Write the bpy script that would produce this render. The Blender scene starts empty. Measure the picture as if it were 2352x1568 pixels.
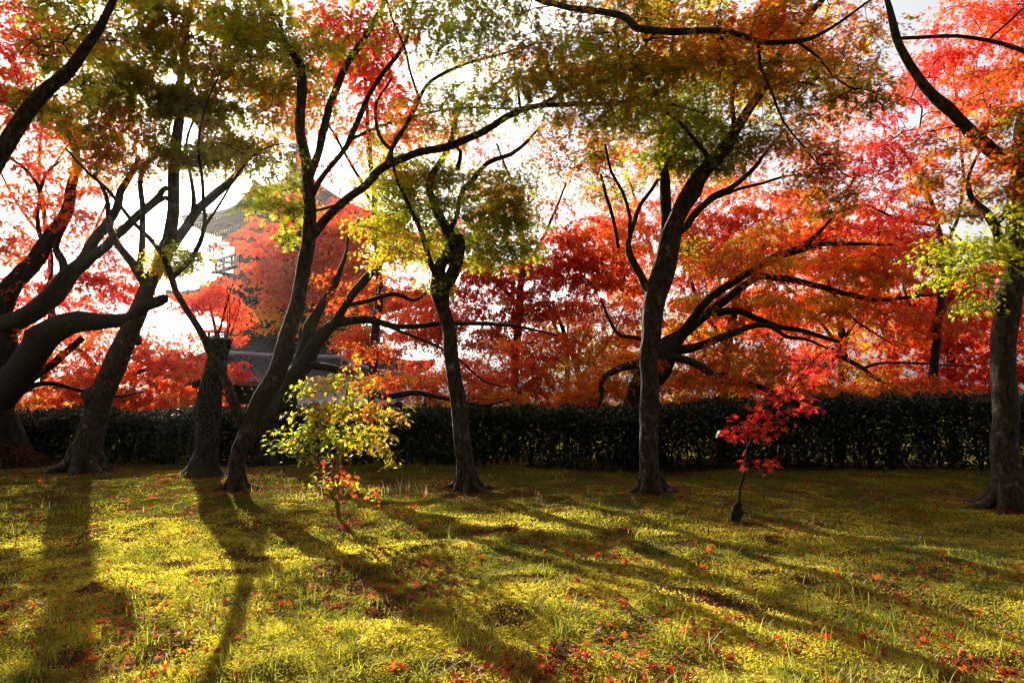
import bpy, math, random
import numpy as np
from mathutils import Vector
R = math.radians
rng = np.random.default_rng(7)
random.seed(7)
sc = bpy.context.scene

# ------------------------------------------------------------------ camera
EYE, PITCH, F = 1.3, math.atan(116/1568), 1568.0
cam = bpy.data.cameras.new("camera"); camo = bpy.data.objects.new("camera", cam)
sc.collection.objects.link(camo); sc.camera = camo
camo.location = (0, 0, EYE); camo.rotation_euler = (math.pi/2+PITCH, 0, 0)
cam.sensor_width = 36; cam.lens = 24; cam.clip_start = .05; cam.clip_end = 3000

# ------------------------------------------------------------------ light
SUN_EL, SUN_AZ = R(19.4), R(-26.2)          # azimuth from +Y, negative to the left
SD = np.array([math.sin(SUN_AZ)*math.cos(SUN_EL), math.cos(SUN_AZ)*math.cos(SUN_EL), math.sin(SUN_EL)])
sl = bpy.data.lights.new("sun", 'SUN'); sl.energy = 5.0; sl.angle = R(.5); sl.color = (1, .9, .74)
so = bpy.data.objects.new("sun", sl); sc.collection.objects.link(so)
so.rotation_euler = Vector(SD).to_track_quat('Z', 'Y').to_euler()
w = bpy.data.worlds.new("World"); sc.world = w; w.use_nodes = True
nt = w.node_tree; nt.nodes.clear()
out = nt.nodes.new('ShaderNodeOutputWorld'); bg = nt.nodes.new('ShaderNodeBackground'); bg.inputs[1].default_value = .068
sky = nt.nodes.new('ShaderNodeTexSky'); sky.sky_type = 'NISHITA'; sky.sun_disc = False
sky.sun_elevation = SUN_EL; sky.sun_rotation = SUN_AZ
sky.air_density = 1.0; sky.dust_density = 7.0; sky.ozone_density = 1.0
# the sun itself and the glow of bright air round it, as part of the sky
geo = nt.nodes.new('ShaderNodeTexCoord')
dot = nt.nodes.new('ShaderNodeVectorMath'); dot.operation = 'DOT_PRODUCT'; dot.inputs[1].default_value = tuple(SD)
nrm = nt.nodes.new('ShaderNodeVectorMath'); nrm.operation = 'NORMALIZE'
nt.links.new(geo.outputs['Generated'], nrm.inputs[0]); nt.links.new(nrm.outputs[0], dot.inputs[0])
mr = nt.nodes.new('ShaderNodeMapRange'); mr.inputs[1].default_value = math.cos(R(1.3)); mr.inputs[2].default_value = math.cos(R(.45))
mr.inputs[3].default_value = 0; mr.inputs[4].default_value = 400; mr.interpolation_type = 'SMOOTHSTEP'
nt.links.new(dot.outputs['Value'], mr.inputs[0])
sb = nt.nodes.new('ShaderNodeVectorMath'); sb.operation = 'SCALE'; sb.inputs[0].default_value = (1, .93, .8)
nt.links.new(mr.outputs[0], sb.inputs['Scale'])
ad = nt.nodes.new('ShaderNodeVectorMath'); ad.operation = 'ADD'
bw = nt.nodes.new('ShaderNodeRGBToBW'); mxs = nt.nodes.new('ShaderNodeMixRGB'); mxs.inputs[0].default_value = .7   # thin high cloud takes the blue out
nt.links.new(sky.outputs[0], bw.inputs[0]); nt.links.new(sky.outputs[0], mxs.inputs[1]); nt.links.new(bw.outputs[0], mxs.inputs[2])
veil = nt.nodes.new('ShaderNodeVectorMath'); veil.operation = 'ADD'; veil.inputs[1].default_value = (1.3, 1.3, 1.34)
nt.links.new(mxs.outputs[0], veil.inputs[0]); nt.links.new(veil.outputs[0], ad.inputs[0]); nt.links.new(sb.outputs[0], ad.inputs[1])
nt.links.new(ad.outputs[0], bg.inputs[0]); nt.links.new(bg.outputs[0], out.inputs[0])
sc.view_settings.view_transform = 'Standard'; sc.view_settings.look = 'None'
sc.view_settings.gamma = 1; sc.view_settings.exposure = 1.65
sc.render.engine = 'CYCLES'
cy = sc.cycles
cy.max_bounces = 7; cy.diffuse_bounces = 5; cy.glossy_bounces = 2; cy.transmission_bounces = 4
cy.volume_bounces = 0; cy.transparent_max_bounces = 8; cy.sample_clamp_indirect = 4; cy.sample_clamp_direct = 12
cy.caustics_reflective = False; cy.caustics_refractive = False
cy.use_denoising = True; cy.filter_width = 1.1

# ------------------------------------------------------------------ helpers
def _h(ix, iy, s):
    v = np.sin(ix*127.1+iy*311.7+s*74.7)*43758.5453
    return v-np.floor(v)
def noise2(x, y, s=0):
    ix, iy = np.floor(x), np.floor(y); fx, fy = x-ix, y-iy
    fx = fx*fx*(3-2*fx); fy = fy*fy*(3-2*fy)
    return ((_h(ix,iy,s)*(1-fx)+_h(ix+1,iy,s)*fx)*(1-fy)+(_h(ix,iy+1,s)*(1-fx)+_h(ix+1,iy+1,s)*fx)*fy)*2-1
def hedge_y(x): return 12.3-.125*x
def gz(x, y):
    x = np.asarray(x, float); y = np.asarray(y, float)
    z = .08*noise2(x/2.2, y/2.2, 1)+.036*noise2(x/.7, y/.7, 2)+.02*noise2(x/.28, y/.28, 3)+.006*noise2(x/.11, y/.11, 4)
    t = np.clip((y-hedge_y(x)-1.2)/9, 0, 1); t = t*t*(3-2*t)
    return z-2.6*t
def ray(px, py):
    dx, dy = (px-1176)/F, (784-py)/F
    return dx, math.cos(PITCH)-dy*math.sin(PITCH), math.sin(PITCH)+dy*math.cos(PITCH)
def at(px, py, Y):
    a, b, c = ray(px, py); k = Y/b
    return np.array([a*k, Y, EYE+c*k])
def ground_at(px, py):
    a, b, c = ray(px, py); k = EYE/-c
    for _ in range(8):
        k = (EYE-float(gz(a*k, b*k)))/-c
    return np.array([a*k, b*k, float(gz(a*k, b*k))])

def tag(o, label=None, cat=None, group=None, kind=None):
    for k, v in (('label', label), ('category', cat), ('group', group), ('kind', kind)):
        if v: o[k] = v
    return o
def link(o, parent=None):
    sc.collection.objects.link(o)
    if parent is not None: o.parent = parent
    return o
def empty(name, loc, label=None, cat=None, group=None):
    o = link(bpy.data.objects.new(name, None)); o.location = tuple(loc); o.empty_display_size = .2
    return tag(o, label, cat, group)
def mesh_obj(name, V, faces, mat, parent=None, col=None, smooth=False, origin=None):
    """faces: int array (n,4) / (n,3) or a list of tuples"""
    V = np.asarray(V, np.float32)
    if parent is not None: V = V-np.array(parent.location, np.float32)
    elif origin is not None: V = V-np.array(origin, np.float32)
    me = bpy.data.meshes.new(name)
    if isinstance(faces, np.ndarray):
        n, k = faces.shape
        me.vertices.add(len(V)); me.vertices.foreach_set('co', V.ravel())
        me.loops.add(n*k); me.loops.foreach_set('vertex_index', faces.astype(np.int32).ravel())
        me.polygons.add(n); me.polygons.foreach_set('loop_start', np.arange(0, n*k, k, dtype=np.int32))
        try: me.polygons.foreach_set('loop_total', np.full(n, k, np.int32))
        except Exception: pass
        me.update(calc_edges=True)
    else:
        me.from_pydata([tuple(v) for v in V], [], faces)
    if smooth: me.polygons.foreach_set('use_smooth', np.ones(len(me.polygons), bool))
    if col is not None:
        a = me.color_attributes.new('Col', 'FLOAT_COLOR', 'POINT')
        c = np.ones((len(V), 4), np.float32); c[:, :3] = col
        a.data.foreach_set('color', c.ravel())
    me.materials.append(mat)
    o = link(bpy.data.objects.new(name, me), parent)
    if parent is None and origin is not None: o.location = tuple(origin)
    return o

# ------------------------------------------------------------------ materials
def mat(name):
    m = bpy.data.materials.new(name); m.use_nodes = True
    m.node_tree.nodes.clear()
    return m, m.node_tree
def N(nt, t, **k):
    n = nt.nodes.new(t)
    for a, b in k.items(): setattr(n, a, b)
    return n
def leaf_mat(name, trans=.6, tint=1.0, gloss=.06, rough=.35):
    m, nt = mat(name); L = nt.links.new
    o = N(nt, 'ShaderNodeOutputMaterial'); a = N(nt, 'ShaderNodeAttribute', attribute_name='Col')
    d = N(nt, 'ShaderNodeBsdfDiffuse'); t = N(nt, 'ShaderNodeBsdfTranslucent'); g = N(nt, 'ShaderNodeBsdfGlossy'); g.inputs['Roughness'].default_value = rough
    mx = N(nt, 'ShaderNodeMixShader'); mx.inputs[0].default_value = trans
    m2 = N(nt, 'ShaderNodeMixShader'); m2.inputs[0].default_value = gloss
    dk = N(nt, 'ShaderNodeVectorMath', operation='SCALE'); dk.inputs['Scale'].default_value = .55
    L(a.outputs['Color'], dk.inputs[0]); L(dk.outputs[0], d.inputs[0])
    L(a.outputs['Color'], t.inputs[0]); L(d.outputs[0], mx.inputs[1]); L(t.outputs[0], mx.inputs[2])
    L(mx.outputs[0], m2.inputs[1]); L(g.outputs[0], m2.inputs[2]); L(m2.outputs[0], o.inputs[0])
    return m
def solid(name, cols, scale=4, rough=.8, bump=.3, stretch=(1, 1, 1), detail=6, spec=.3, bdist=.02):
    """noise-mottled surface between two or three colours"""
    m, nt = mat(name); L = nt.links.new
    o = N(nt, 'ShaderNodeOutputMaterial'); b = N(nt, 'ShaderNodeBsdfPrincipled')
    tc = N(nt, 'ShaderNodeTexCoord'); mp = N(nt, 'ShaderNodeMapping'); mp.inputs['Scale'].default_value = stretch
    n = N(nt, 'ShaderNodeTexNoise'); n.inputs['Scale'].default_value = scale; n.inputs['Detail'].default_value = detail; n.inputs['Roughness'].default_value = .65
    r = N(nt, 'ShaderNodeValToRGB')
    while len(r.color_ramp.elements) < len(cols): r.color_ramp.elements.new(.5)
    for i, c in enumerate(cols):
        e = r.color_ramp.elements[i]; e.position = .32+.36*i/(len(cols)-1); e.color = (*c, 1)
    bp = N(nt, 'ShaderNodeBump'); bp.inputs['Strength'].default_value = bump; bp.inputs['Distance'].default_value = bdist
    L(tc.outputs['Object'], mp.inputs[0]); L(mp.outputs[0], n.inputs[0]); L(n.outputs[0], r.inputs[0])
    L(r.outputs[0], b.inputs['Base Color']); L(n.outputs[0], bp.inputs['Height']); L(bp.outputs[0], b.inputs['Normal'])
    b.inputs['Roughness'].default_value = rough; b.inputs['Specular IOR Level'].default_value = spec
    L(b.outputs[0], o.inputs[0])
    return m
def bark(name, dark, mid, lichen, moss):
    m, nt = mat(name); L = nt.links.new
    o = N(nt, 'ShaderNodeOutputMaterial'); b = N(nt, 'ShaderNodeBsdfPrincipled'); b.inputs['Roughness'].default_value = .85; b.inputs['Specular IOR Level'].default_value = .2
    tc = N(nt, 'ShaderNodeTexCoord'); mp = N(nt, 'ShaderNodeMapping'); mp.inputs['Scale'].default_value = (1, 1, .35)
    L(tc.outputs['Object'], mp.inputs[0])
    n1 = N(nt, 'ShaderNodeTexNoise'); n1.inputs['Scale'].default_value = 26; n1.inputs['Detail'].default_value = 10; n1.inputs['Roughness'].default_value = .7
    n2 = N(nt, 'ShaderNodeTexNoise'); n2.inputs['Scale'].default_value = 7; n2.inputs['Detail'].default_value = 8; n2.inputs['Roughness'].default_value = .75
    n3 = N(nt, 'ShaderNodeTexNoise'); n3.inputs['Scale'].default_value = 2.2; n3.inputs['Detail'].default_value = 5
    L(mp.outputs[0], n1.inputs[0]); L(tc.outputs['Object'], n2.inputs[0]); L(tc.outputs['Object'], n3.inputs[0])
    r1 = N(nt, 'ShaderNodeValToRGB'); r1.color_ramp.elements[0].position = .4; r1.color_ramp.elements[1].position = .6
    r1.color_ramp.elements[0].color = (*dark, 1); r1.color_ramp.elements[1].color = (*mid, 1)
    r2 = N(nt, 'ShaderNodeValToRGB'); r2.color_ramp.elements[0].position = .56; r2.color_ramp.elements[1].position = .66
    r2.color_ramp.elements[0].color = (0, 0, 0, 1); r2.color_ramp.elements[1].color = (1, 1, 1, 1)
    r3 = N(nt, 'ShaderNodeValToRGB'); r3.color_ramp.elements[0].position = .5; r3.color_ramp.elements[1].position = .62
    r3.color_ramp.elements[0].color = (0, 0, 0, 1); r3.color_ramp.elements[1].color = (.8, .8, .8, 1)
    L(n1.outputs[0], r1.inputs[0]); L(n2.outputs[0], r2.inputs[0]); L(n3.outputs[0], r3.inputs[0])
    a = N(nt, 'ShaderNodeMixRGB'); a.inputs[2].default_value = (*lichen, 1); L(r2.outputs[0], a.inputs[0]); L(r1.outputs[0], a.inputs[1])
    c = N(nt, 'ShaderNodeMixRGB'); c.inputs[2].default_value = (*moss, 1); L(r3.outputs[0], c.inputs[0]); L(a.outputs[0], c.inputs[1])
    L(c.outputs[0], b.inputs['Base Color'])
    bp = N(nt, 'ShaderNodeBump'); bp.inputs['Strength'].default_value = 1; bp.inputs['Distance'].default_value = .05
    L(n1.outputs[0], bp.inputs['Height']); L(bp.outputs[0], b.inputs['Normal']); L(b.outputs[0], o.inputs[0])
    return m
M_LEAF = leaf_mat('maple_leaf', .80, gloss=.03)
M_HEDGE = leaf_mat('hedge_leaf', .25, gloss=.05, rough=.4)
M_GRASS = leaf_mat('grass_blade', .65, gloss=.03, rough=.5)
M_MOSS = leaf_mat('moss_sprig', .7, gloss=.03, rough=.5)
M_FALLEN = leaf_mat('fallen_leaf', .55, gloss=.02, rough=.5)
M_BARK = bark('maple_bark', (.012, .009, .006), (.075, .058, .038), (.21, .19, .145), (.035, .035, .012))
M_BARK_DARK = bark('dark_bark', (.012, .01, .008), (.034, .028, .02), (.07, .062, .05), (.03, .04, .01))
M_TILE = solid('grey_roof_tile', [(.13, .14, .16), (.22, .23, .25), (.32, .33, .35)], 6, .35, .3, spec=.5)
M_TILE_DARK = solid('weathered_roof_tile', [(.025, .027, .03), (.055, .057, .06)], 3, .75, .3, spec=.12)
M_WOOD = solid('dark_timber', [(.018, .014, .011), (.045, .035, .028)], 9, .7, .2, (1, 1, .15))
M_WOODR = solid('brown_timber', [(.10, .05, .035), (.17, .09, .06)], 9, .7, .2)
M_PLASTER = solid('white_plaster', [(.6, .59, .56), (.72, .71, .68)], 3, .8, .1)
M_BRONZE = solid('bronze', [(.09, .12, .13), (.16, .2, .2)], 8, .5, .2)
M_CUT = solid('cut_wood', [(.16, .07, .03), (.3, .16, .08)], 14, .8, .3)

# ground: moss and soil
def ground_mat():
    m, nt = mat('moss_ground'); L = nt.links.new
    o = N(nt, 'ShaderNodeOutputMaterial'); b = N(nt, 'ShaderNodeBsdfPrincipled'); b.inputs['Roughness'].default_value = 1; b.inputs['Specular IOR Level'].default_value = 0
    tc = N(nt, 'ShaderNodeTexCoord')
    n1 = N(nt, 'ShaderNodeTexNoise'); n1.inputs['Scale'].default_value = 1.3; n1.inputs['Detail'].default_value = 6
    n2 = N(nt, 'ShaderNodeTexNoise'); n2.inputs['Scale'].default_value = 30; n2.inputs['Detail'].default_value = 8; n2.inputs['Roughness'].default_value = .75
    L(tc.outputs['Object'], n1.inputs[0]); L(tc.outputs['Object'], n2.inputs[0])
    r1 = N(nt, 'ShaderNodeValToRGB'); e = r1.color_ramp.elements; e[0].position = .35; e[1].position = .6
    e[0].color = (.07, .05, .012, 1); e[1].color = (.13, .13, .012, 1)
    r2 = N(nt, 'ShaderNodeValToRGB'); e = r2.color_ramp.elements; e[0].position = .35; e[1].position = .7
    e[0].color = (.35, .32, .25, 1); e[1].color = (1.5, 1.4, .8, 1)
    mu = N(nt, 'ShaderNodeMixRGB', blend_type='MULTIPLY'); mu.inputs[0].default_value = 1
    L(n1.outputs[0], r1.inputs[0]); L(n2.outputs[0], r2.inputs[0]); L(r1.outputs[0], mu.inputs[1]); L(r2.outputs[0], mu.inputs[2])
    L(mu.outputs[0], b.inputs['Base Color'])
    bp = N(nt, 'ShaderNodeBump'); bp.inputs['Strength'].default_value = .8; bp.inputs['Distance'].default_value = .02
    L(n2.outputs[0], bp.inputs['Height']); L(bp.outputs[0], b.inputs['Normal']); L(b.outputs[0], o.inputs[0])
    return m
M_GROUND = ground_mat()

# ------------------------------------------------------------------ ground
def axis(a, b, step, far, n):
    core = np.arange(a, b+1e-6, step)
    g = np.geomspace(step*1.5, far, n)
    return np.concatenate([a-g[::-1], core, b+g])
gx = axis(-10, 9.5, .06, 260, 46); gy = axis(1.8, 13.5, .05, 260, 46)
X, Y = np.meshgrid(gx, gy); Z = gz(X, Y)
Vg = np.stack([X.ravel(), Y.ravel(), Z.ravel()], 1)
nx, ny = len(gx), len(gy); I = np.arange(nx*ny).reshape(ny, nx)
fg = np.stack([I[:-1, :-1].ravel(), I[:-1, 1:].ravel(), I[1:, 1:].ravel(), I[1:, :-1].ravel()], 1)
tag(mesh_obj('ground', Vg, fg, M_GROUND, smooth=True), kind='structure')

# ------------------------------------------------------------------ leaf building
def lobes(angs, rad, inner, droop):
    n = len(angs); vs = [(0, 0, 0)]; fs = []
    val = [angs[0]-22]+[(angs[i]+angs[i+1])/2 for i in range(n-1)]+[angs[-1]+22]
    for i, a in enumerate(val):
        q = inner*(.8 if i in (0, n) else 1); vs.append((q*math.cos(R(a)), q*math.sin(R(a)), 0))
    for a, r in zip(angs, rad): vs.append((r*math.cos(R(a)), r*math.sin(R(a)), -droop*r))
    for i in range(n): fs.append((0, 1+i, 2+n+i, 2+i))
    return np.array(vs, float), np.array(fs)
STAR = lobes([-5, 42, 90, 138, 185], [.62, .92, 1, .92, .62], .33, .22)
STAR7 = lobes([-38, 5, 47, 90, 133, 175, 218], [.4, .72, .93, 1, .93, .72, .4], .26, .2)
TRI = lobes([20, 90, 160], [.8, 1, .8], .42, .15)
RHOMB = (np.array([(0, -.5, 0), (.28, 0, .04), (0, .5, -.06), (-.28, 0, .04)], float), np.array([(0, 1, 2, 3)]))
def place(template, P, size, yaw, tiltdir, tilt, roll=None):
    """n copies of a template: yaw about its own axis, then tilted by `tilt` towards azimuth `tiltdir`"""
    T, Fq = template; n = len(P)
    c, s = np.cos(yaw)[:, None], np.sin(yaw)[:, None]
    x = T[None, :, 0]*c-T[None, :, 1]*s; y = T[None, :, 0]*s+T[None, :, 1]*c; z = np.repeat(T[None, :, 2], n, 0)
    cd, sd = np.cos(tiltdir)[:, None], np.sin(tiltdir)[:, None]
    u = x*cd+y*sd; v = -x*sd+y*cd
    ct, st = np.cos(tilt)[:, None], np.sin(tilt)[:, None]
    u2 = u*ct+z*st; z2 = -u*st+z*ct
    V = np.stack([u2*cd-v*sd, u2*sd+v*cd, z2], 2)*np.asarray(size).reshape(-1, 1, 1)+P[:, None, :]
    fa = (Fq[None]+(np.arange(n)*len(T))[:, None, None]).reshape(-1, Fq.shape[1])
    return V.reshape(-1, 3), fa
PAL = {
 'olive': [(.32,.36,.008),(.42,.38,.008),(.55,.34,.01),(.36,.38,.008)],
 'green': [(.28,.40,.01),(.4,.5,.012),(.5,.5,.012),(.52,.36,.012)],
 'lime': [(.48,.62,.02),(.66,.66,.02),(.36,.52,.02),(.78,.56,.03)],
 'brown': [(.66,.3,.012),(.58,.26,.012),(.78,.32,.012),(.46,.32,.01)],
 'gold': [(.9,.5,.02),(.92,.4,.02),(.85,.6,.025)],
 'orange': [(.92,.22,.012),(.92,.15,.012),(.92,.3,.015),(.88,.12,.015)],
 'red': [(.95,.11,.022),(.95,.08,.024),(.95,.15,.02),(.94,.09,.03)],
 'crimson': [(.85,.035,.035),(.75,.03,.03),(.9,.05,.04)],
 'maroon': [(.82,.09,.015),(.7,.08,.015),(.86,.12,.015)],
}
def leafcols(pal, n, spray=None):
    """each spray of leaves leans to one hue of the palette, each leaf varies a little"""
    c = np.array(PAL[pal]); k = len(c)
    base = c[rng.integers(0, k)] if spray is None else spray
    j = c[rng.integers(0, k, n)]
    m = base*.6+j*.4
    return np.clip(m*rng.uniform(.72, 1.25, (n, 1))*rng.uniform(.9, 1.1, (n, 3)), 0, .92)

SUNPX = (423, 300)
def to_px(P):
    x, y, z = P[:, 0], P[:, 1], P[:, 2]-EYE
    d = y*math.cos(PITCH)+z*math.sin(PITCH); u = -y*math.sin(PITCH)+z*math.cos(PITCH)
    return 1176+F*x/d, 784-F*u/d

class Skeleton:
    def __init__(s): s.P, s.par, s.r, s.fixed = [], [], [], []
    def add(s, p, par, r, fixed): s.P.append(np.asarray(p, float)); s.par.append(par); s.r.append(r); s.fixed.append(fixed); return len(s.P)-1

def smooth_line(pts, step):
    """Catmull-Rom through rows (x,y,z,r)"""
    pts = np.asarray(pts, float)
    if len(pts) == 2: ext = np.vstack([2*pts[0]-pts[1], pts, 2*pts[1]-pts[0]])
    else: ext = np.vstack([2*pts[0]-pts[1], pts, 2*pts[-1]-pts[-2]])
    o = []
    for i in range(1, len(ext)-2):
        a, b, c, d = ext[i-1:i+3]; n = max(2, int(np.linalg.norm((c-b)[:3])/step))
        for t in np.linspace(0, 1, n, endpoint=False):
            o.append(.5*((2*b)+(-a+c)*t+(2*a-5*b+4*c-d)*t*t+(-a+3*b-3*c+d)*t**3))
    o.append(ext[-2]); o = np.array(o); o[:, 3] = np.maximum(o[:, 3], .002)
    return o
def tube(line, sides, V, Fq, lump=0, cap=False, flare=False):
    P = line[:, :3]; n = len(P); base = len(V) if isinstance(V, list) else 0
    T = np.gradient(P, axis=0); T /= np.linalg.norm(T, axis=1)[:, None]+1e-9
    ref = np.array([.3, 1, .1]) if abs(T[0][1]) < .8 else np.array([1, .1, .2])
    u = np.cross(T[0], ref); u /= np.linalg.norm(u)
    ang = np.linspace(0, 2*np.pi, sides, endpoint=False); ph = rng.uniform(0, 6.28, 3)
    knots = [(rng.uniform(4, n), rng.uniform(0, 6.28), rng.uniform(.15, .5)) for _ in range(n//9)] if sides > 12 else []
    b0 = sum(len(v) for v in V); rows = []
    for i in range(n):
        u = u-T[i]*np.dot(u, T[i]); u /= np.linalg.norm(u)+1e-9; v = np.cross(T[i], u)
        r = line[i, 3]*(1+lump*(.5*np.sin(2*ang+ph[0]+i*.11)+.35*np.sin(3*ang+ph[1]-i*.07)+.25*np.sin(5*ang+ph[2]+i*.25)+rng.normal(0, .25, sides)*.5))
        for (k0, ka, kh) in knots:
            da = (ang-ka+np.pi) % (2*np.pi)-np.pi
            r = r*(1+kh*math.exp(-((i-k0)/1.1)**2)*np.exp(-(da/.55)**2))
        fd = 1-np.linalg.norm(P[i]-P[0])/.42
        if flare and fd > 0:
            r = r*(1+(.75*fd**2)*(1+.7*np.sin(5*ang+ph[0])))
        rows.append(P[i]+np.outer(np.cos(ang)*r, u)+np.outer(np.sin(ang)*r, v))
    if cap:
        rows.append(P[-1]+(rows[-1]-P[-1])*.02+T[-1]*line[-1, 3]*.12); n += 1
    V.append(np.concatenate(rows))
    k = np.arange(sides); k2 = (k+1) % sides
    for i in range(n-1):
        Fq.append(np.stack([b0+i*sides+k, b0+i*sides+k2, b0+(i+1)*sides+k2, b0+(i+1)*sides+k], 1))
def grow_tree(name, label, base, limbs, blobs, leaf=.042, far=False, bark_m=None, flare=True, cat='tree', group=None,
              spray_r=.42, world=False, dens=1.0, back=0, twig=.0024, template=None, caps=(), crown_name='crown', lumpy=.07, droop=.35, extra=None):
    """limbs: lists of (px,py,width_px,Y); the first starts at the base.  blobs: (px,py,rx,ry,Y,dY,cover,palettes)"""
    bark_m = bark_m or M_BARK
    root = empty(name, base, label, cat, group)
    sk = Skeleton(); V, Fq = [], []
    if world: at_, sc_ = (lambda x, z, y: np.array([x, y, z])), (lambda y: 1.0)
    else: at_, sc_ = at, (lambda y: y/F)
    for li, L in enumerate(limbs):
        pts = []
        for (px, py, wd, YY) in L:
            p = at_(px, py, YY); pts.append((*p, wd*sc_(YY)/2*(.84 if wd > 20 else .95)))
        if li == 0: pts[0] = (*pts[0][:2], base[2]-.15, pts[0][3])
        line = smooth_line(pts, .09 if pts[0][3] > .05 else .12)
        j = line.copy()
        amp = np.minimum(line[:, 3]*.25, .012)[:, None]
        jt = rng.normal(0, 1, (len(line), 3))
        for _ in range(2): jt[1:-1] = (jt[:-2]+jt[1:-1]+jt[2:])/3
        j[1:-1, :3] += jt[1:-1]*amp[1:-1]*1.6
        tube(j, 14 if pts[0][3] > .05 else 7, V, Fq, lumpy if pts[0][3] > .05 else lumpy*.6, cap=True, flare=(li == 0 and flare))
        prev = -1
        if sk.P and li > 0:
            D = np.linalg.norm(np.array(sk.P)-line[0, :3], axis=1); prev = int(D.argmin())
        for q in line[::2]: prev = sk.add(q[:3], prev, q[3], True)
    if flare and not world and far is False:
        r0 = limbs[0][0][2]*sc_(limbs[0][0][3])/2*.84; a0 = rng.uniform(0, 6)
        for k in range(7):
            a = a0+k*.9+rng.uniform(-.2, .2); dx, dy = math.cos(a), math.sin(a); L = rng.uniform(.8, 1.5)
            rp = []
            for q, h, rr_ in ((.5, .34, .40), (1.0, .12, .34), (1.5*L, .025, .24), (2.1*L, -.01, .15), (2.9*L, -.06, .07)):
                X_, Y_ = base[0]+dx*r0*q+.3*r0*q*dy*math.sin(k), base[1]+dy*r0*q
                rp.append((X_, Y_, float(gz(X_, Y_))+h*r0/.2, r0*rr_))
            tube(smooth_line(rp, .06), 8, V, Fq, .1, cap=True)
    # sprays
    LP, LC, LS, LT, LD = [], [], [], [], []
    cents = []
    tpl = template or (TRI if far else STAR)
    if far is True: asp = .5
    aleaf = .52*leaf*leaf; cov_k = 2.5 if far else (2.4 if cat == 'tree' else 2.6)
    for (px, py, rx, ry, YY, dY, cov, pals) in blobs:
        YY = YY+back
        sx, sz = rx*sc_(YY), ry*sc_(YY)
        need = cov*cov_k*dens*math.pi*rx*ry*sc_(YY)**2/(aleaf*.5)
        r = min(spray_r, max(.12, sx*.8))
        ns = max(1, int(round(math.pi*sx*sz*3.0/(r*r*.55))))
        ns = min(ns, 45)
        per = int(need/ns)+1
        c0 = at_(px, py, YY)
        for _ in range(ns):
            a = rng.uniform(0, 6.283); q = math.sqrt(rng.uniform(0, 1))*.95
            c = c0+np.array([q*sx*math.cos(a), rng.uniform(-dY, dY), q*sz*math.sin(a)])
            pal = pals[rng.integers(0, len(pals))]
            hue = np.array(PAL[pal])[rng.integers(0, len(PAL[pal]))]
            rr = r*rng.uniform(.6, 1.25); n = max(3, int(per*rng.uniform(.5, 1.5)*(rr/r)**1.0))
            rad = rr*np.sqrt(rng.uniform(0, 1, n)); th = rng.uniform(0, 6.283, n)
            # fingers: leaves gather along a few twiglets
            kf = rng.integers(4, 8); th = (np.round(th/6.283*kf)/kf*6.283+rng.normal(0, .22, n)*(1.15-rad/rr))+rng.uniform(0, 6)
            el = rng.uniform(.6, 1); ea = rng.uniform(0, 3.14)
            dx, dy = rad*np.cos(th), rad*np.sin(th)*el
            dx, dy = dx*math.cos(ea)-dy*math.sin(ea), dx*math.sin(ea)+dy*math.cos(ea)
            ta, tb = rng.normal(0, .16, 2)
            dz = dx*ta+dy*tb-droop*rad*rad/rr+rng.normal(0, .035, n)
            P = c+np.stack([dx, dy, dz], 1)
            LP.append(P); LC.append(leafcols(pal, n, hue)); LS.append(leaf*rng.uniform(.6, 1.25, n))
            LT.append(np.abs(rng.normal(0, .7, n))+.15); LD.append(np.arctan2(dy, dx)+rng.normal(0, .8, n))
            cents.append((c, P, rad/rr))
    P = np.concatenate(LP); C = np.concatenate(LC); S = np.concatenate(LS); T = np.concatenate(LT); D = np.concatenate(LD)
    # the clear shaft between the camera and the sun, and no leaves right against the lens
    d = P-np.array([0, 0, EYE]); al = d@SD; perp = np.linalg.norm(d-al[:, None]*SD, axis=1)
    ok = (perp/np.maximum(al, .1) > .0175+.004*np.sin(np.arctan2(d[:, 2], d[:, 0])*5)) & (np.linalg.norm(d, axis=1) > 2.2)
    P, C, S, T, D = P[ok], C[ok], S[ok], T[ok], D[ok]
    Vl, Fl = place(tpl, P, S, rng.uniform(0, 6.283, len(P)), D, T)
    print('LEAVES', label[:40], len(P), len(cents))
    crown = mesh_obj(crown_name, Vl, Fl, M_LEAF, root, np.repeat(C, len(tpl[0]), 0))
    # twigs: every spray joins the nearest wood, thicker where more sprays hang on
    A = np.array(sk.P); 
    order = np.argsort([np.min(np.linalg.norm(A-c[0], axis=1)) for c in cents])
    PP = np.zeros((len(sk.P)+len(cents)*6, 3)); m = len(sk.P); PP[:m] = A
    par = list(sk.par); auto = []
    for k in order:
        c = cents[k][0]-np.array([0, 0, .03])
        v = PP[:m]-c; dist = np.linalg.norm(v, axis=1)*(1+.5*np.clip(v[:, 2]/ (np.linalg.norm(v, axis=1)+1e-6), 0, 1))
        j = int(dist.argmin()); a = PP[j]; L = np.linalg.norm(c-a)
        nseg = 4 if L > .5 else 3
        bend = rng.normal(0, .09, 3)*L; bend[2] += .08*L
        prev = j
        for t in np.linspace(0, 1, nseg+1)[1:]:
            q = a*(1-t)+c*t+bend*math.sin(math.pi*t)+rng.normal(0, .02, 3)*L*(t < 1)
            PP[m] = q; par.append(prev); auto.append(m); prev = m; m += 1
        cents[k] = cents[k]+(prev,)
    cnt = np.zeros(m); 
    for i in range(m-1, len(sk.P)-1, -1):
        cnt[i] = max(cnt[i], 1) if cnt[i] == 0 else cnt[i]
        pj = par[i]
        if pj >= len(sk.P): cnt[pj] += cnt[i]*.9
    rr = twig*1.6*np.power(np.maximum(cnt, 1), .52)
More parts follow.
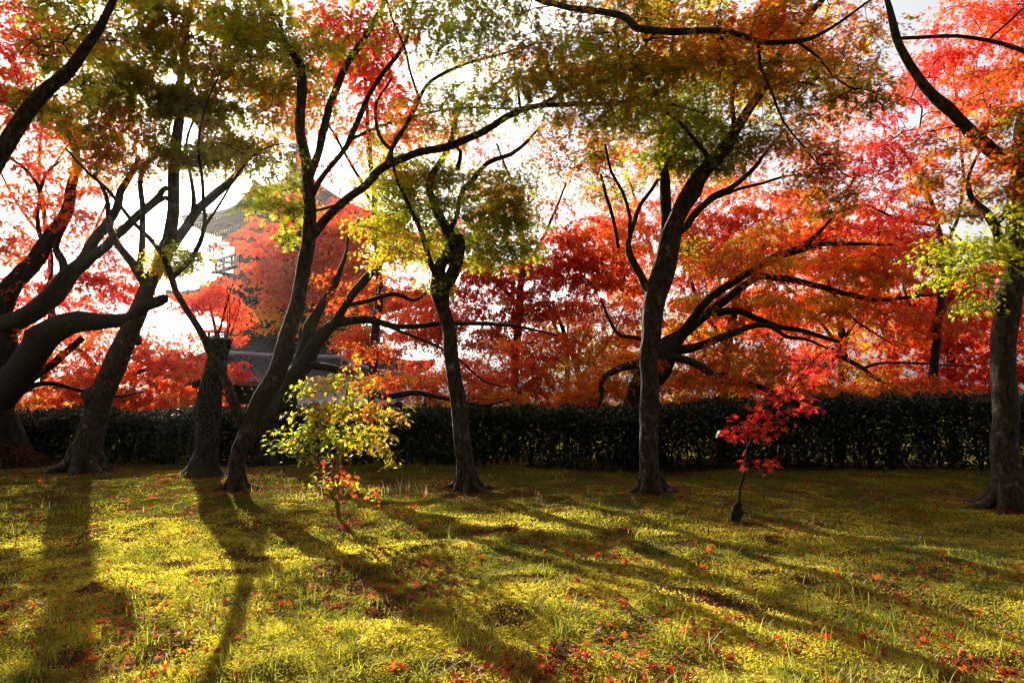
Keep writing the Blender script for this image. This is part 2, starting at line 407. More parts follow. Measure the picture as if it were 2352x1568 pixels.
    for i in auto:
        pj = par[i]
        ra = rr[pj] if pj >= len(sk.P) else rr[i]*1.1
        tube(np.array([[*PP[pj], ra], [*PP[i], rr[i]]]), 5, V, Fq)
    if not far or far == 'twigs':                      # fine twiglets reaching out among the leaves
        for (c, Pq, q, prev) in cents:
            idx = np.argsort(-q)[:6]
            for t in idx:
                e = Pq[t]; mid = (PP[prev]+e)/2+np.array([0, 0, .03])
                tube(np.array([[*PP[prev], twig], [*mid, twig*.8], [*e, twig*.45]]), 3, V, Fq)
    trunk = mesh_obj('trunk', np.concatenate(V), np.concatenate(Fq), bark_m, root, smooth=True)
    return root, trunk, crown

# ------------------------------------------------------------------ the maples on the lawn
O, G_, LM, BR, GO, OR, RD, CR, MA = 'olive', 'green', 'lime', 'brown', 'gold', 'orange', 'red', 'crimson', 'maroon'
def gb(px, py): return ground_at(px, py)

# A: leaning maple at the left
b = gb(190, 1085); YA = b[1]
grow_tree('maple_tree', 'leaning grey maple with mottled bark left of the ivy-clad stump, olive crown against the sun', b, [
 [(190,1085,84,YA),(212,980,64,YA),(243,885,58,YA),(275,810,56,YA),(298,760,50,YA),(325,700,46,YA),(342,655,42,YA),(372,600,38,YA),(392,540,36,YA),(401,470,31,YA),(400,400,30,YA),(404,340,28,YA),(408,290,26,YA+.1),(414,220,22,YA+.1),(425,120,16,YA),(440,0,10,YA),(450,-90,6,YA)],
 [(342,655,34,YA),(318,625,28,YA-.1),(290,590,22,YA-.2),(262,545,18,YA-.3),(250,500,13,YA-.4),(243,450,9,YA-.5),(215,400,6,YA-.6)],
 [(318,625,20,YA-.1),(326,560,15,YA),(329,500,14,YA),(322,440,13,YA),(324,400,11,YA),(350,365,9,YA),(390,350,6,YA)],
 [(296,768,30,YA),(312,775,20,YA-.05),(318,790,12,YA-.1)],
 [(385,575,30,YA),(410,545,26,YA+.2),(450,490,24,YA+.3),(500,440,20,YA+.4),(545,400,15,YA+.5),(580,350,10,YA+.6),(640,330,6,YA+.6)],
 [(396,575,16,YA),(430,520,13,YA+.4),(445,470,12,YA+.4),(440,415,9,YA+.4),(428,330,7,YA+.5),(470,210,5,YA+.5)],
 [(400,470,14,YA),(380,455,12,YA-.3),(345,475,13,YA-.5),(310,505,12,YA-.6)],
], [(300,60,170,80,10.5,.9,1.25,[O,O,BR,G_]),(480,60,150,90,10.2,.9,1.35,[O,O,BR]),(610,50,110,70,9.6,.8,1.1,[O,G_,BR]),
    (390,160,160,70,10.4,.7,1.35,[O,O]),(250,170,100,60,10,.6,.9,[G_,O,LM]),(520,200,100,80,10.4,.7,1.2,[O,O,BR]),
    (340,235,100,50,10.6,.6,1.1,[O,BR]),(250,270,90,50,10.6,.5,.9,[BR,O,OR]),(560,295,85,50,10.2,.5,1.2,[O,O,BR]),
    (470,270,60,60,10.8,.4,1.0,[O]),(330,330,90,40,10.6,.5,1.0,[O,BR]),(480,360,70,35,10.8,.5,.9,[O]),(600,350,60,30,10,.4,.8,[O,G_]),
    (205,330,60,50,10,.5,.6,[G_,O,BR]),(330,385,60,22,10.8,.4,.8,[O,BR]),
    (200,-90,180,70,10,1,1,[O,G_]),(450,-110,200,70,10,1,1.1,[O,BR]),(380,605,40,30,9.6,.3,.8,[LM,GO]),(415,600,34,34,9.4,.3,.7,[LM,G_]),(440,330,60,50,10.4,.3,1,[O]),(380,290,50,60,10.6,.4,1,[O]),(480,330,60,40,10.4,.4,1,[O]),(420,240,60,40,10.6,.4,1,[O]),(540,350,60,30,10.4,.4,.9,[O,BR]),(260,360,90,40,10.6,.5,.8,[O,BR,OR]),(200,250,80,60,10.4,.5,.8,[G_,BR,O]),(640,200,60,80,10,.5,.8,[O,BR,OR]),(600,440,50,20,10,.3,.6,[O,G_])],
 lumpy=.09, dens=1.35, back=.6)

# B: forked slim maple in the middle left
b = gb(545, 1125); YB = b[1]
grow_tree('maple_tree', 'tall slim maple forking low beside the ivy-clad stump, its long bough sweeping right', b, [
 [(543,1125,48,YB),(545,1080,42,YB),(552,1030,42,YB),(572,985,56,YB),(598,930,52,YB),(630,870,48,YB),(656,800,45,YB),(675,730,43,YB),(690,665,40,YB),(700,600,41,YB),(711,545,40,YB),(712,480,34,YB),(709,430,34,YB),(705,380,32,YB),(696,320,28,YB),(690,250,26,YB),(690,190,26,YB),(688,150,24,YB),(668,120,18,YB),(650,90,12,YB),(640,40,7,YB)],
 [(566,985,34,YB),(548,955,28,YB-.1),(530,900,23,YB-.15),(505,845,20,YB-.2),(478,795,19,YB-.25),(450,745,17,YB-.3),(425,705,15,YB-.3),(404,670,15,YB-.3),(396,636,16,YB-.3),(375,590,12,YB-.4),(340,545,11,YB-.5),(300,505,9,YB-.6),(250,440,8,YB-.7),(200,395,6,YB-.8),(150,340,4,YB-.8)],
 [(396,636,13,YB-.3),(430,605,12,YB-.25),(455,560,11,YB-.2),(470,515,10,YB-.2),(467,460,9,YB-.2),(462,400,8,YB-.2),(455,340,6,YB-.2),(470,250,5,YB-.2),(500,180,4,YB-.2)],
 [(470,520,8,YB-.2),(505,465,6,YB-.1),(545,400,5,YB-.1),(600,345,4,YB),(650,330,3,YB)],
 [(709,410,24,YB),(730,355,19,YB+.2),(745,290,19,YB+.3),(765,230,18,YB+.4),(790,165,17,YB+.5),(820,110,15,YB+.5),(855,60,13,YB+.5),(880,10,12,YB+.4),(910,-60,11,YB),(980,-110,11,YB-.6),(1100,-80,13,YB-1.6),(1190,-30,14,YB-2.4),(1240,0,14,YB-2.8),(1310,18,15,YB-3.2),(1400,32,16,YB-3.4),(1440,42,17,YB-3.5),(1462,66,18,YB-3.5),(1520,72,16,YB-3.4),(1600,70,15,YB-3.3),(1680,76,14,YB-3.2),(1745,96,13,YB-3.1),(1800,96,11,YB-3),(1860,90,9,YB-3),(1930,50,7,YB-2.9),(2000,0,5,YB-2.8)],
 [(716,450,17,YB),(745,400,13,YB),(790,345,13,YB),(805,320,15,YB),(830,260,14,YB),(845,225,12,YB),(880,165,11,YB),(925,110,10,YB),(940,60,8,YB),(950,-20,6,YB)],
 [(805,320,8,YB),(870,290,8,YB-.1),(950,268,7,YB-.1),(1060,248,6,YB-.1),(1160,250,5,YB),(1260,240,3,YB)],
 [(712,545,30,YB),(745,505,24,YB-.1),(790,465,24,YB-.2),(840,425,23,YB-.3),(880,388,24,YB-.4),(950,355,22,YB-.5),(1020,335,20,YB-.5),(1080,315,18,YB-.6),(1130,290,17,YB-.6),(1180,260,16,YB-.7),(1240,243,13,YB-.8),(1330,240,10,YB-.9),(1430,238,9,YB-1),(1540,240,8,YB-1.1),(1620,262,4,YB-1.2)],
 [(885,385,14,YB-.4),(900,340,12,YB-.5),(930,290,11,YB-.5),(962,225,10,YB-.6),(990,185,9,YB-.7),(1060,150,8,YB-.8),(1150,125,7,YB-1),(1230,100,5,YB-1.2)],
 [(962,225,7,YB-.6),(945,170,6,YB-.6),(930,110,6,YB-.6),(900,40,5,YB-.7),(880,-30,5,YB-.7)],
 [(900,345,9,YB-.5),(872,310,9,YB-.5),(865,240,7,YB-.5),(900,180,5,YB-.6)],
 [(1235,243,9,YB-.8),(1290,215,8,YB-1),(1370,165,6,YB-1.3),(1450,120,4,YB-1.6)],
 [(1195,250,7,YB-.8),(1190,200,6,YB-1),(1180,120,5,YB-1.2),(1210,90,4,YB-1.3)],
 [(800,465,10,YB-.2),(700,490,5,YB-.2)],
 [(1740,98,9,YB-3.1),(1745,150,7,YB-3.1),(1775,215,6,YB-3.1),(1800,280,5,YB-3),(1840,330,4,YB-3),(1880,380,3,YB-3)],
 [(1830,95,7,YB-3),(1880,130,6,YB-3),(1915,175,5,YB-3),(1960,205,4,YB-3)],
], [(640,130,110,70,9,.7,.9,[G_,O,LM]),(720,90,80,60,9,.6,.7,[G_,O]),(560,40,80,50,8.6,.6,.8,[G_,O]),(700,250,80,60,9.2,.5,.45,[BR,OR,O]),
    (650,370,90,40,8.8,.4,.5,[G_,O]),(640,460,60,30,8.8,.4,.8,[LM,G_]),(680,470,30,60,8.9,.3,.7,[LM,G_]),(655,540,24,26,8.9,.2,.6,[LM]),
    (900,60,90,60,8.4,.7,.4,[G_,O,BR]),(1010,90,90,50,8,.6,.7,[G_,LM,BR]),(1080,40,90,50,7,.7,.8,[G_,O,LM]),(1200,60,110,60,6.5,.7,1,[G_,O,BR]),
    (1150,170,110,50,7.8,.6,.8,[O,BR,G_]),(1060,240,90,40,8,.5,.9,[LM,G_]),(960,260,90,40,8.3,.5,.7,[BR,OR]),(1300,140,100,60,7.2,.6,1,[O,BR]),
    (1250,230,80,40,7.8,.5,.8,[O,G_,BR]),(1400,180,120,70,7,.6,1,[O,O,BR]),(1380,60,110,40,5.8,.5,.9,[O,BR,G_]),(1480,130,90,60,6,.5,.8,[BR,O]),
    (1190,15,30,14,5.6,.1,.7,[LM]),(1610,110,120,50,6,.5,.8,[BR,BR,O]),(1700,40,110,50,5.8,.5,1,[BR,OR]),(1820,40,110,40,6,.4,1,[BR,OR]),(1750,160,80,60,6,.4,.5,[BR]),
    (1840,190,80,60,6,.4,.8,[BR,O]),(1960,200,60,50,6,.3,.8,[BR,O]),(2020,240,40,25,6,.2,.5,[BR,O]),(1500,235,120,30,7.4,.4,.6,[G_,O]),
    (1860,400,60,60,6,.3,.8,[BR,OR]),(1925,460,40,40,6,.3,.9,[BR]),(1000,-100,200,60,8,1,.8,[O,G_]),(1500,-90,250,60,6,.8,.8,[O,BR]),(420,590,50,40,8.6,.3,.6,[LM,G_]),
    (520,340,60,30,8.8,.4,.6,[O,G_])],
 lumpy=.08, back=.35, dens=1.15)

# C: slim crooked maple, centre
b = gb(1073, 1120); YC = b[1]
grow_tree('maple_tree', 'slim crooked maple with a yellow-green crown between the sunlit sapling and the thick maple', b, [
 [(1073,1120,56,YC),(1068,1070,47,YC),(1062,1000,44,YC),(1052,930,42,YC),(1042,860,38,YC),(1036,800,37,YC),(1028,745,36,YC),(1012,700,40,YC),(1008,665,54,YC),(1003,640,38,YC),(1010,605,30,YC),(1032,575,30,YC),(1030,535,30,YC),(1010,500,26,YC),(992,455,22,YC),(985,425,19,YC),(995,395,18,YC),(1020,360,16,YC),(1038,325,14,YC),(1046,285,11,YC),(1050,230,7,YC)],
 [(1012,665,44,YC),(1038,640,36,YC-.1),(1050,600,33,YC-.1),(1056,560,32,YC-.1),(1054,540,29,YC-.1)],
 [(1005,640,16,YC),(985,595,14,YC-.2),(970,540,12,YC-.3),(945,485,11,YC-.4),(920,430,9,YC-.5),(905,390,7,YC-.5),(898,340,5,YC-.5)],
 [(1030,540,14,YC),(1050,500,12,YC+.1),(1062,440,10,YC+.1),(1100,400,9,YC+.1)],
 [(1040,330,9,YC),(1058,350,10,YC-.1),(1050,390,12,YC-.1)],
 [(1062,440,10,YC+.1),(1120,375,12,YC+.1),(1175,352,11,YC+.1),(1215,320,8,YC+.1),(1240,290,5,YC+.1)],
], [(1020,430,120,60,9.2,.8,.8,[G_,LM,O]),(860,520,60,40,9,.5,.7,[LM,GO,G_]),(1190,500,80,40,9.4,.6,.8,[O,G_,BR]),(1170,450,90,40,9.4,.6,.8,[O,G_]),(960,420,90,50,9.6,.6,.8,[O,G_,LM]),(890,590,50,30,8.9,.4,.7,[LM,GO]),(1100,540,100,40,9.4,.6,.8,[G_,O]),(1000,580,60,30,9.3,.4,.7,[G_,LM]),(940,380,80,40,9,.5,.8,[LM,GO,G_]),(900,450,60,50,8.8,.5,.8,[LM,G_]),(960,500,90,50,9.2,.5,.9,[G_,O,LM]),
    (1110,470,90,60,9.3,.6,1.0,[O,G_]),(1140,540,90,45,9.3,.5,1.0,[O,G_,LM]),(1060,400,90,40,9.4,.4,.9,[O,G_]),(940,560,60,35,8.8,.4,.9,[LM,LM,GO]),
    (1090,600,70,24,9,.3,.8,[G_,LM]),(1000,655,40,14,8.9,.2,1,[G_]),(1180,580,60,30,9.2,.3,.7,[O,G_]),(880,340,50,30,8.9,.3,.6,[GO,LM]),(1190,400,60,30,9.4,.4,.5,[O])],
 lumpy=.10, dens=1.0, back=.35)

# D: the thick maple right of centre
b = gb(1497, 1130); YD = b[1]
grow_tree('maple_tree', 'thick straight maple right of centre with lichened bark and an olive and amber crown', b, [
 [(1497,1130,66,YD),(1493,1080,54,YD),(1490,1000,50,YD),(1489,920,49,YD),(1492,840,51,YD),(1498,770,55,YD),(1503,710,60,YD),(1512,650,66,YD),(1525,600,64,YD),(1540,555,52,YD),(1553,505,46,YD),(1575,455,44,YD),(1600,415,42,YD),(1628,380,38,YD-.1),(1665,340,32,YD-.1),(1700,290,28,YD-.2),(1745,215,23,YD-.2),(1785,140,20,YD-.2),(1820,80,18,YD-.2),(1860,30,17,YD-.2),(1895,-10,15,YD-.2),(1930,-100,8,YD-.2)],
 [(1525,605,42,YD),(1530,540,34,YD+.15),(1529,480,31,YD+.2),(1527,420,29,YD+.2),(1522,370,26,YD+.2),(1522,300,21,YD+.2),(1530,200,16,YD+.2),(1545,100,10,YD+.2),(1550,0,6,YD+.2)],
 [(1492,670,26,YD),(1470,630,22,YD+.1),(1452,595,18,YD+.1),(1442,560,14,YD+.1),(1455,515,12,YD+.1),(1470,470,10,YD+.1),(1500,430,8,YD+.1),(1530,380,5,YD)],
 [(1445,560,12,YD+.1),(1448,500,9,YD),(1430,440,8,YD-.1),(1405,395,7,YD-.1),(1390,330,5,YD-.1)],
 [(1420,570,9,YD),(1408,500,9,YD),(1392,450,8,YD),(1380,400,6,YD)],
 [(1562,530,20,YD),(1600,485,16,YD-.1),(1640,455,15,YD-.1),(1690,425,12,YD-.2),(1730,390,10,YD-.2),(1760,350,7,YD-.2),(1800,300,4,YD-.2)],
 [(1650,452,9,YD-.1),(1700,432,8,YD),(1750,420,7,YD),(1800,405,6,YD),(1850,400,3,YD)],
 [(1690,310,14,YD-.2),(1680,230,11,YD-.4),(1690,150,9,YD-.6),(1640,60,6,YD-.8)],
 [(1630,370,12,YD-.1),(1560,280,9,YD-.5),(1480,240,6,YD-.8),(1400,230,4,YD-1)],
], [(1500,300,110,60,8.6,.7,1.1,[O,O,G_]),(1400,290,90,60,8.4,.6,.9,[O,BR,G_]),(1620,290,110,60,8.5,.7,1.2,[O,G_]),(1700,330,70,40,8.3,.5,1.1,[G_,G_,O]),
    (1620,380,60,22,8.3,.3,1,[G_]),(1560,190,140,60,8.6,.8,1.0,[O,O,G_]),(1700,210,110,60,8.6,.7,.9,[O,G_,BR]),(1480,80,140,70,8.6,.9,.9,[O,G_,OR]),
    (1620,60,150,60,8.8,.9,1.1,[O,BR,OR]),(1770,90,130,60,8.6,.8,1,[BR,OR]),(1870,130,90,60,8.2,.6,.9,[O,BR,OR]),(1950,60,90,60,8.2,.6,.9,[BR,OR]),
    (1350,370,70,50,8.6,.5,.6,[O,BR,OR]),(1280,320,60,50,8.6,.5,.5,[OR,BR]),(1420,420,70,40,8.6,.4,.5,[BR,G_]),(1340,170,90,60,8.6,.6,.7,[O,BR]),
    (1800,300,90,50,8,.5,.6,[BR,OR]),(1830,340,90,40,8,.5,.5,[BR,OR,RD]),(1700,-90,260,60,8.6,1,.9,[BR,O]),(1550,380,90,30,8.8,.4,.6,[BR,OR]),(1960,150,60,50,8,.4,.7,[BR,OR]),
    (1590,560,30,24,8.8,.3,.6,[BR,G_]),(1610,330,90,40,8.2,.5,1.1,[G_,O]),(1530,360,60,30,8.3,.4,.8,[O,G_]),(1660,370,60,24,8.2,.3,.9,[G_])],
 lumpy=.07, dens=.95, back=.4)

# E: the spreading orange maple just behind D
b = gb(1460, 1062); YE = b[1]
grow_tree('maple_tree', 'spreading maple behind the thick one by the hedge, long dark limbs under orange leaves', b, [
 [(1460,1062,84,YE),(1462,1000,70,YE),(1467,940,66,YE),(1485,885,78,YE),(1510,840,80,YE),(1535,800,66,YE),(1562,772,36,YE),(1604,740,24,YE),(1640,710,20,YE),(1688,672,18,YE),(1720,650,17,YE),(1747,636,16,YE),(1814,642,16,YE+.2),(1899,663,14,YE+.3),(1983,684,12,YE+.4),(2046,686,9,YE+.5),(2130,678,6,YE+.6),(2180,670,4,YE+.6)],
 [(1545,790,30,YE),(1580,745,23,YE-.2),(1616,700,21,YE-.3),(1655,665,19,YE-.4),(1700,638,18,YE-.5),(1745,612,17,YE-.5),(1785,587,19,YE-.5),(1840,572,15,YE-.5),(1900,562,11,YE-.5),(1970,560,8,YE-.4),(2050,562,5,YE-.3)],
 [(1790,586,13,YE-.5),(1850,560,12,YE-.5),(1885,528,10,YE-.6),(1905,505,8,YE-.6),(1935,482,5,YE-.6)],
 [(1640,722,18,YE),(1670,716,17,YE-.2),(1705,714,16,YE-.2),(1739,732,14,YE-.2),(1785,747,13,YE-.2),(1857,762,11,YE-.2),(1928,785,8,YE-.2)],
 [(1549,806,26,YE),(1612,791,20,YE-.3),(1671,770,17,YE-.4),(1730,748,14,YE-.4),(1772,750,12,YE-.4),(1802,770,10,YE-.4),(1852,780,7,YE-.4),(1900,800,4,YE-.4)],
 [(1530,815,26,YE),(1575,826,20,YE-.4),(1612,844,18,YE-.5),(1658,872,16,YE-.6),(1700,880,15,YE-.6),(1743,886,13,YE-.6),(1798,911,9,YE-.6),(1850,930,5,YE-.6)],
 [(1910,800,9,YE),(1941,823,11,YE),(1983,846,10,YE),(2025,877,8,YE),(2109,903,6,YE),(2160,890,4,YE)],
 [(1983,846,7,YE),(2030,833,6,YE),(2130,836,5,YE),(2235,842,3,YE)],
 [(1500,830,24,YE),(1464,835,20,YE-.5),(1413,850,16,YE-.6),(1384,874,14,YE-.6),(1382,905,10,YE-.6),(1373,936,6,YE-.6)],
 [(1510,820,14,YE),(1471,779,10,YE-.3),(1424,769,8,YE-.3),(1400,735,7,YE-.3),(1380,690,5,YE-.3)],
 [(2100,678,6,YE+.5),(2140,650,5,YE+.5),(2200,640,3,YE+.5)],
 [(1905,664,7,YE+.3),(1935,700,6,YE+.3),(1970,740,5,YE+.2),(2050,790,3,YE+.2)],
], [(1680,600,110,50,11.5,.8,1.1,[OR,OR,GO]),(1800,540,120,50,11.6,.8,1.1,[OR,RD,GO]),(1930,580,120,50,12,.8,1.0,[OR,RD]),(1850,690,130,45,12,.8,.9,[OR,GO,BR]),
    (1990,640,110,45,12.4,.8,.9,[OR,BR]),(1700,800,110,40,11.4,.7,.8,[OR,GO,BR]),(1660,900,90,40,11.2,.6,.8,[OR,GO]),(1800,850,110,45,11.4,.7,.9,[OR,GO,BR]),
    (2080,740,110,45,12,.7,.7,[RD,OR]),(1950,900,120,45,11.6,.6,.8,[OR,BR]),(2110,900,110,40,11.6,.6,.8,[OR,RD]),(1600,680,60,40,12,.6,.7,[OR,GO]),
    (1400,840,90,45,11.8,.6,.8,[OR,BR]),(1430,720,80,50,12.3,.6,.8,[OR,RD]),(1330,900,90,40,12,.6,.8,[OR,BR]),(1460,560,80,40,12.3,.6,.7,[OR,RD]),(1600,560,40,50,12.2,.5,.7,[OR,RD])],
 leaf=.045, bark_m=M_BARK_DARK, spray_r=.55, back=1.2)

# F: the maple at the right edge
b = gb(2318, 1165); YF = b[1]
grow_tree('maple_tree', 'lichened maple at the right edge with a sawn limb and one long arching bough', b, [
 [(2316,1165,86,YF),(2313,1100,74,YF),(2310,1000,66,YF),(2306,900,63,YF),(2306,800,62,YF),(2312,720,64,YF),(2325,650,58,YF),(2333,590,52,YF),(2330,540,50,YF),(2334,480,48,YF),(2343,420,48,YF),(2345,370,46,YF),(2350,300,38,YF),(2370,200,30,YF),(2390,80,20,YF),(2400,-60,10,YF)],
 [(2308,720,56,YF),(2308,690,58,YF-.05),(2309,676,57,YF-.05)],
 [(2345,385,36,YF),(2310,362,38,YF-.1),(2275,340,38,YF-.2),(2235,300,34,YF-.3),(2190,262,30,YF-.35),(2150,230,28,YF-.4),(2118,190,26,YF-.4),(2092,150,23,YF-.4),(2068,110,21,YF-.4),(2052,70,18,YF-.4),(2040,20,13,YF-.4),(2020,-50,9,YF-.4)],
 [(2326,600,26,YF),(2300,560,24,YF-.2),(2285,520,26,YF-.25),(2268,490,20,YF-.3),(2245,470,18,YF-.3),(2230,445,13,YF-.3),(2225,410,9,YF-.3),(2240,370,7,YF-.3),(2262,320,6,YF-.3),(2275,240,4,YF-.3)],
 [(2285,515,15,YF-.25),(2305,495,15,YF-.2),(2330,470,12,YF-.1)],
 [(2250,605,7,YF-.3),(2230,570,7,YF-.35),(2200,545,5,YF-.4),(2180,520,4,YF-.4)],
 [(2345,640,8,YF),(2280,590,6,YF-.6),(2200,600,5,YF-1),(2130,610,4,YF-1.2)],
 [(2070,88,9,YF-.4),(2130,86,9,YF-.5),(2200,84,9,YF-.5),(2270,92,10,YF-.5),(2340,112,12,YF-.5),(2400,150,13,YF-.4),(2385,240,14,YF)],
 [(2270,92,5,YF-.5),(2330,40,5,YF-.5),(2370,0,4,YF-.5)],
], [(2200,600,70,30,6.6,.4,.9,[G_,G_,LM]),(2260,570,70,36,6.7,.4,1,[G_,LM]),(2230,640,60,30,6.6,.3,1,[G_,LM]),(2160,570,60,20,6.5,.3,.6,[G_]),
    (2250,700,60,24,6.8,.3,.6,[G_,LM]),(2330,500,24,40,6.3,.2,.8,[LM]),(2170,400,60,60,7.4,.5,.9,[MA,BR]),(2280,400,50,50,7.4,.5,.8,[BR,MA]),(2210,320,60,40,7.6,.5,.6,[BR,MA]),
    (2250,470,70,40,7.5,.4,.7,[BR,O]),(2300,270,50,40,7.4,.4,.8,[O,MA]),(2330,330,40,40,7.4,.4,.8,[BR]),(2310,180,60,50,7.4,.5,.8,[RD,MA]),(2450,100,100,150,7.6,.8,.9,[RD,BR]),
    (2450,400,80,120,7.6,.6,.9,[BR,G_]),(2120,330,40,30,7.4,.3,.5,[MA,RD])],
 lumpy=.07)

# G: massive mossy maple at the left edge, mostly outside the picture
YG = 12.3
b = at(-30, 1060, YG); b[2] = float(gz(b[0], b[1]))
grow_tree('maple_tree', 'massive mossy maple at the left edge with thick limbs reaching right and red leaves', b, [
 [(-30,1060,150,YG),(-22,980,110,YG),(-8,900,96,YG),(0,830,80,YG),(8,770,66,YG),(0,715,58,YG),(30,655,48,YG),(72,610,44,YG),(110,555,40,YG),(150,490,34,YG),(165,430,26,YG),(175,360,18,YG),(150,280,12,YG)],
 [(-20,930,90,YG),(40,860,82,YG-.3),(85,800,78,YG-.5),(130,757,72,YG-.6),(180,738,60,YG-.7),(240,738,44,YG-.8),(290,732,36,YG-.8),(330,705,34,YG-.9),(370,690,30,YG-1),(385,686,22,YG-1)],
 [(0,750,60,YG),(60,725,52,YG-.2),(115,690,52,YG-.3),(150,640,46,YG-.4),(190,600,34,YG-.4),(215,555,28,YG-.4),(245,520,25,YG-.4),(268,480,22,YG-.4),(275,440,18,YG-.4),(300,400,15,YG-.4),(320,360,10,YG-.4)],
 [(160,635,30,YG-.4),(215,590,26,YG-.5),(260,550,24,YG-.5),(300,512,22,YG-.6),(350,470,18,YG-.6),(385,430,13,YG-.6)],
 [(150,640,24,YG-.4),(140,600,20,YG-.3),(128,565,14,YG-.3),(150,520,10,YG-.3)],
 [(100,570,12,YG),(85,500,9,YG),(90,440,9,YG),(60,390,8,YG),(20,360,6,YG)],
 [(90,450,8,YG),(105,400,7,YG),(140,370,5,YG)],
 [(10,900,24,YG),(70,870,20,YG+.3),(140,820,18,YG+.5),(190,775,14,YG+.6)],
 [(20,920,16,YG),(90,880,12,YG+.4),(180,895,8,YG+.5),(260,910,6,YG+.6),(330,900,4,YG+.6)],
 [(80,740,9,YG),(95,680,8,YG+.2),(120,620,6,YG+.2),(112,540,5,YG+.2)],
], [(50,60,90,70,13,.9,.6,[RD,CR,OR]),(40,210,70,60,13,.9,.5,[RD,CR]),(150,110,80,60,13,.9,.5,[RD,OR]),(120,290,100,40,13,.9,.5,[RD,OR]),(30,350,60,50,12.8,.8,.5,[RD,OR]),
    (180,340,70,40,12.6,.7,.5,[RD,OR]),(60,480,70,45,12.8,.8,.3,[RD,OR]),(170,440,70,50,12.6,.7,.6,[RD,RD,OR]),(90,590,80,40,12.8,.8,.45,[RD,CR,OR]),(200,510,60,40,12.4,.6,.5,[OR,RD]),
    (60,660,90,30,12.8,.7,.55,[RD,CR]),(230,640,90,50,13,.8,.75,[CR,RD,MA]),(300,590,60,30,13,.6,.5,[RD,CR]),(140,790,90,35,13,.7,.6,[RD,OR]),(40,780,60,50,13.2,.7,.4,[RD,OR]),
    (-120,200,120,200,12.5,1,.8,[RD,OR]),(-120,600,100,160,12.5,1,.7,[RD,OR]),(290,300,80,50,13,.8,.35,[RD,OR])],
 leaf=.046, bark_m=M_BARK_DARK, lumpy=.1, spray_r=.5, dens=1.9)

# H: near tree off to the left whose limb crosses the corner
YH = 6.2
b = at(-420, 1150, YH); b[2] = float(gz(b[0], b[1]))
grow_tree('maple_tree', 'maple standing outside the left edge whose bare dark limb crosses the upper left corner', b, [
 [(-420,1150,110,YH),(-410,1000,90,YH),(-360,850,80,YH),(-250,700,64,YH),(-120,540,54,YH),(-40,420,48,YH),(15,330,44,YH),(60,262,41,YH),(110,212,37,YH),(160,165,33,YH),(200,115,29,YH),(228,75,26,YH),(242,50,20,YH),(270,-20,16,YH),(300,-120,10,YH)],
 [(-410,1000,60,YH),(-470,800,50,YH),(-520,500,40,YH),(-500,200,25,YH)],
 [(-30,420,14,YH),(20,320,10,YH+.1),(40,260,8,YH+.1)],
], [(90,220,50,30,6.4,.3,.7,[G_,O]),(60,235,60,30,6.4,.3,.7,[O]),(190,40,90,50,6.6,.5,.7,[G_,O,BR]),(120,120,60,40,6.4,.3,.5,[G_,O]),(180,180,60,36,6.6,.3,.7,[LM,G_]),
    (-300,100,200,200,6.5,1,.7,[O,G_]),(-480,300,150,200,6.5,1,.7,[O,G_]),(200,-110,200,70,6.4,.8,.8,[O,G_])],
 bark_m=M_BARK, lumpy=.06)

# J: red maple by the hedge behind B
YJ = 12.6
b = at(622, 1045, YJ); b[2] = float(gz(b[0], b[1]))
grow_tree('maple_tree', 'red maple leaning right out of the hedge behind the slim forked maple', b, [
 [(612,1050,72,YJ),(628,990,66,YJ),(648,930,64,YJ),(668,885,60,YJ),(695,840,52,YJ),(725,790,42,YJ),(750,760,34,YJ),(770,742,28,YJ),(815,736,20,YJ-.2),(860,737,17,YJ-.3),(910,750,14,YJ-.4),(980,748,12,YJ-.5),(1080,742,9,YJ-.5),(1180,748,7,YJ-.5),(1280,770,4,YJ-.5)],
 [(680,860,40,YJ),(700,800,34,YJ+.1),(715,745,30,YJ+.2),(740,700,22,YJ+.2),(765,660,16,YJ+.3),(790,600,10,YJ+.3),(800,540,6,YJ+.3)],
 [(765,745,22,YJ),(790,705,22,YJ),(820,665,20,YJ),(850,630,17,YJ),(880,600,13,YJ),(905,580,9,YJ)],
 [(800,700,12,YJ),(850,688,12,YJ-.2),(905,674,11,YJ-.3),(950,690,8,YJ-.3),(990,662,5,YJ-.3)],
 [(700,835,20,YJ),(770,850,18,YJ-.3),(838,885,17,YJ-.4),(880,908,16,YJ-.5),(930,906,14,YJ-.5),(965,903,12,YJ-.5),(1025,916,9,YJ-.5),(1113,930,6,YJ-.5),(1168,917,4,YJ-.5)],
 [(860,737,8,YJ-.3),(930,765,7,YJ-.5),(1003,795,6,YJ-.6),(1058,828,5,YJ-.6),(1113,876,4,YJ-.6),(1168,890,3,YJ-.6)],
], [(1000,850,110,36,12.4,.6,.8,[MA,RD,OR]),(1130,850,110,36,12.5,.6,.9,[MA,RD]),
    (900,870,90,30,12.4,.6,.9,[BR,MA,OR]),(1060,905,90,26,12.4,.5,.9,[OR,BR]),(1210,790,90,36,12.8,.6,.7,[MA,RD,OR]),(850,800,60,24,12.4,.5,.5,[OR,RD]),(800,700,60,26,12.2,.4,.5,[OR,RD]),(900,640,60,26,12.4,.4,.4,[OR,RD]),(760,640,40,26,12.4,.4,.4,[OR,RD]),(1170,905,80,24,12.6,.5,.8,[OR,BR])],
 leaf=.046, bark_m=M_BARK_DARK, spray_r=.5, back=.8, dens=.75)

